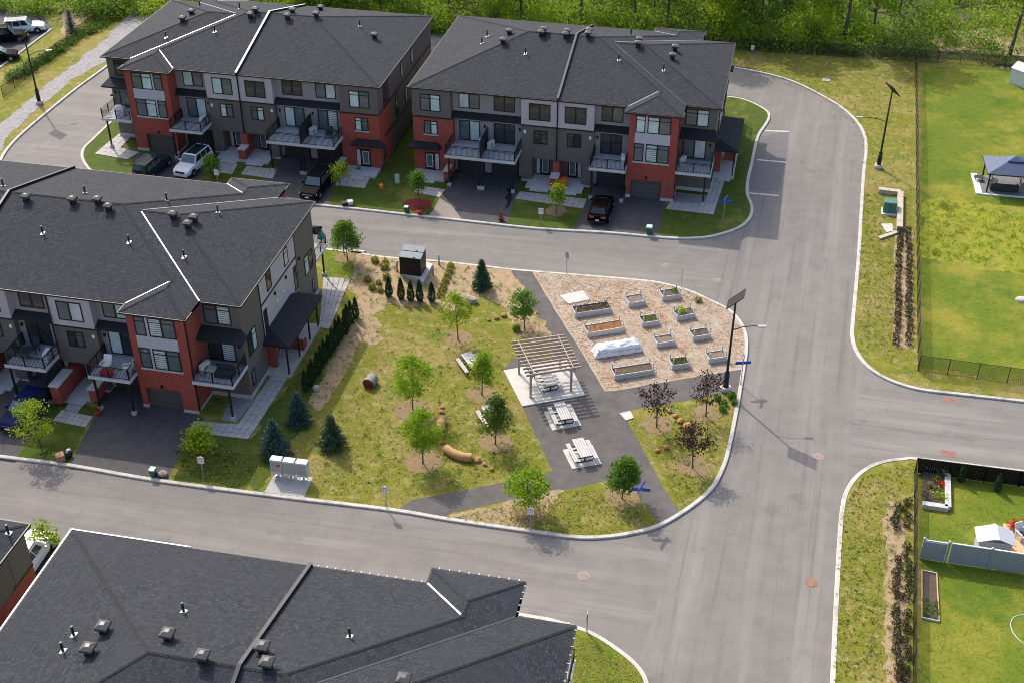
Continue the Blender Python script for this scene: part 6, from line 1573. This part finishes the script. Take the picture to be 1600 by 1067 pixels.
ac('white air conditioner on the balcony above the white SUV', B1, -8.0+.3, .9, 3.56, rad(75)); ac('white air conditioner beside the dark screen in the top left row', B1, -19.75, .9, 3.56, rad(75))
ac('white air conditioner on the left balcony with the dining table', L1, -12.5, .2, 3.56, rad(-80)); ac('white air conditioner on the near end balcony above the brick corner', L1, .55, 1.3, 3.56, rad(75))
def wchair(label, blk, u, v, rz):
    k = thing('garden_chair', label, 'chair', blk.world(u, v, 3.56), blk.ang+rz, 'white balcony chairs'); lounge(k, .66); return k
wchair('white plastic chair at the left of the near balcony, facing the street', L1, -7.3, .0, 0); wchair('white plastic chair at the right of the near balcony, turned to its neighbour', L1, -5.45, -.1, rad(-65))
o = thing('side_table', 'red slatted low table between the two white balcony chairs', 'table', L1.world(-6.9, -.75, 3.56), L1.ang); mb = MB()
for i in range(6): mb.box(-.5+.17*i, -.36+.17*i, -.28, .28, .3, .34)
mb.build('tabletop', M['red'], o)
for x in (-.4,.4): mb = MB(); mb.box(x-.03,x+.03,-.25,.25,0,.3); mb.build('leg', M['red'], o)
o = thing('dining_table', 'dark round table on the left balcony', 'table', L1.world(-14.2, .1, 3.56), 0); mb = MB(); mb.tube((0,0,.7), (0,0,.74), .55, n=18); mb.build('tabletop', M['gdark'], o); mb = MB(); mb.tube((0,0,0), (0,0,.7), .05, n=8); mb.build('pedestal', M['black'], o)
for i, (du, dv, r_) in enumerate(((-.75,.2,rad(80)), (.1,.85,0))):
    k = thing('patio_chair', ('dark patio chair left of the round balcony table','dark patio chair behind the round balcony table')[i], 'chair', L1.world(-14.2+du, .1+dv, 3.56), L1.ang+r_, 'dark patio chairs'); lounge(k, .55, 'cushion')
o = thing('patio_sofa', 'dark covered sofa on the near end balcony', 'sofa', L1.world(2.25, 1.1, 3.56), L1.ang); mb = MB(); mb.box(-.75,.75,-.4,.4,.1,.45); mb.build('seat', M['cushion'], o); mb = MB(); mb.box(-.75,.75,.25,.42,.45,.85); mb.build('backrest', M['cushion'], o)
o = thing('storage_box', 'grey storage box beside the air conditioner on the near end balcony', 'box', L1.world(1.25, 1.0, 3.56), L1.ang); mb = MB(); mb.box(-.3,.3,-.35,.35,0,.55); mb.build('body', M['deck'], o); mb = MB(); mb.box(-.33,.33,-.38,.38,.55,.62); mb.build('lid', M['mailface'], o)
o = thing('patio_umbrella', 'folded teal patio umbrella with dark finial on the far corner balcony', 'umbrella', L1.world(3.2, 21.7, 3.56), 0); mb = MB(); mb.tube((0,0,0), (0,0,2.0), .03, n=6); mb.build('pole', M['black'], o); mb = MB(); mb.path([Vector((0,0,.9)), Vector((0,0,1.25)), Vector((.03,0,1.8))], [.36,.30,.08], 10); mb.build('canopy', M['teal'], o); mb = MB(); mb.blob((.03,0,1.93), .08,.08,.16, jit=.05); mb.build('finial', M['black'], o)
o = thing('patio_set', 'dark wicker chair on the balcony of the top left row by the screen', 'chair', B1.world(-21.6, .6, 3.56), B1.ang, None); lounge(o, .6, 'cushion')
o = thing('barbecue', 'covered dark barbecue on the end balcony at the far left row', 'barbecue', B1.world(1.8, 1.0, 3.56), B1.ang); mb = MB(); mb.box(-.5,.5,-.28,.28,0,.95); mb.build('cover', M['plastic'], o); mb = MB(); mb.blob((0,0,.95), .5,.28,.22, jit=.02); mb.build('hood', M['plastic'], o)
def bin_(label, p, rz, s=1, m='green', lid='binlid'):
    o = thing('wheeled_bin', label, 'bin', p, rz, 'green bins'); mb = MB(); mb.frust((0,0,.08), .2*s,.22*s, (0,0,.78*s), .27*s,.29*s); mb.build('body', M[m], o); mb = MB(); mb.frust((0,0,.78*s), .3*s,.32*s, (0,0,.88*s), .26*s,.28*s); mb.build('lid', M[lid], o)
    for x in (-1,1): mb = MB(); mb.tube((x*.2*s,.24*s,.1), (x*.26*s,.24*s,.1), .1, n=10); mb.build('wheel', M['black'], o)
bin_('green bin with pale lid on the drive of the second row end unit', at(1014,366,DZ), ST); bin_('small green bin with pale lid at the kerb by the red mulch ring', at(635,332,LZ), ST, .75); bin_('green bin with white lid at the kerb of the near left drive', at(240,743,DZ), ST, .8)
o = thing('recycling_box', 'white and black recycling boxes dumped at the kerb below the thin tree', 'boxes', at(542,321,LZ), rad(20)); mb = MB(); mb.frust((-.2,0,0), .24,.2, (-.2,0,.4), .3,.26); mb.build('box', M['black'], o); mb = MB(); mb.frust((.36,.05,0), .22,.2, (.36,.05,.42), .28,.25); mb.build('box', M['white'], o)
o = thing('kerb_rubbish', 'cardboard box and black bag left at the kerb of the near left lawn', 'rubbish', at(97,717,LZ), rad(30)); mb = MB(); mb.box(-.4,.2,-.3,.3,0,.5); mb.build('box', M['card'], o); mb = MB(); mb.blob((.45,0,.25), .34,.3,.3, jit=.12); mb.build('bag', M['black'], o); mb = MB(); mb.blob((.6,.25,.4), .18,.16,.16, jit=.15); mb.build('bag', M['white'], o)
o = thing('toy_bin', 'bright orange toy bin on the porch between two front doors', 'bin', B2.world(-11.2, .6, .37), ST); mb = MB(); mb.frust((0,0,0), .35,.3, (0,0,.7), .42,.36); mb.build('body', M['orange'], o); mb = MB(); mb.frust((0,0,.7), .44,.38, (0,0,.78), .4,.34); mb.build('lid', M['orange'], o)
def pot(label, p, m, fm, r=.28):
    o = thing('flower_pot', label, 'flower pot', p, 0, 'flower pots'); mb = MB(); mb.tube((0,0,0), (0,0,.4), r*.75, r, 12); mb.build('pot', M[m], o); mb = MB()
    for _ in range(60): leaf(mb, (rr.gauss(0,r*.6), rr.gauss(0,r*.6), .42+.3*rr.random()), .15, rr)
    mb.build('plants', M[fm], o)
pot('red pot with dark plants at the kerb by the red mulch ring', at(656,335,LZ), 'red', 'lfp', .3); pot('maroon pot with pink flowers at the foot of the middle drive', at(783,345,DZ), 'redend', 'lfp', .28); pot('red pot by the balcony pier of the near left drive', L1.world(-7.9, -1.6, .0)+Z*.12, 'red', 'lfd', .24)
o = thing('bird_house', 'small yellow and blue bird house on a stake in the second lawn', 'bird house', at(597,310,LZ), 0); mb = MB(); mb.beam((0,0,0), (0,0,1.1), .06, .06); mb.build('stake', M['signblue'], o); mb = MB(); mb.box(-.16,.16,-.14,.14,1.1,1.42); mb.frust((0,0,1.42), .2,.2, (0,0,1.56), .02,.18); mb.build('house', M['orange'], o)
def ped(label, p):
    o = thing('utility_pedestal', label, 'utility box', p, ST, 'utility pedestals'); mb = MB(); mb.box(-.2,.2,-.16,.16,0,.85); mb.build('cabinet', M['binlid'], o); mb = MB(); mb.frust((0,0,.85), .22,.18, (0,0,.92), .2,.16); mb.build('lid', M['galv'], o)
ped('pale green utility pedestal on the lawn between the two back rows', at(621,286,LZ))
boulder('pale_stone', 'grey stone at the kerb by the near left green bin', 'stone', at(255,742,LZ), .4, .3, .25, 'stone', 77)
boulder('pale_stone', 'flat pale stone lying in the right garden', 'stone', at(1598,470,LZ), .7, .45, .2, 'blockstone', 78)
boulder('pale_stone', 'pale stone at the foot of the cedar hedge', 'stone', at(494,610,LZ), .3, .22, .35, 'blockstone', 79)
o = thing('utility_hatch', 'grey hatch in the grass of the far bend', 'hatch', at(1291,126,LZ), rad(-15)); mb = MB(); mb.box(-.45,.45,-.4,.4,-.02,.06); mb.build('lid', M['galv'], o)
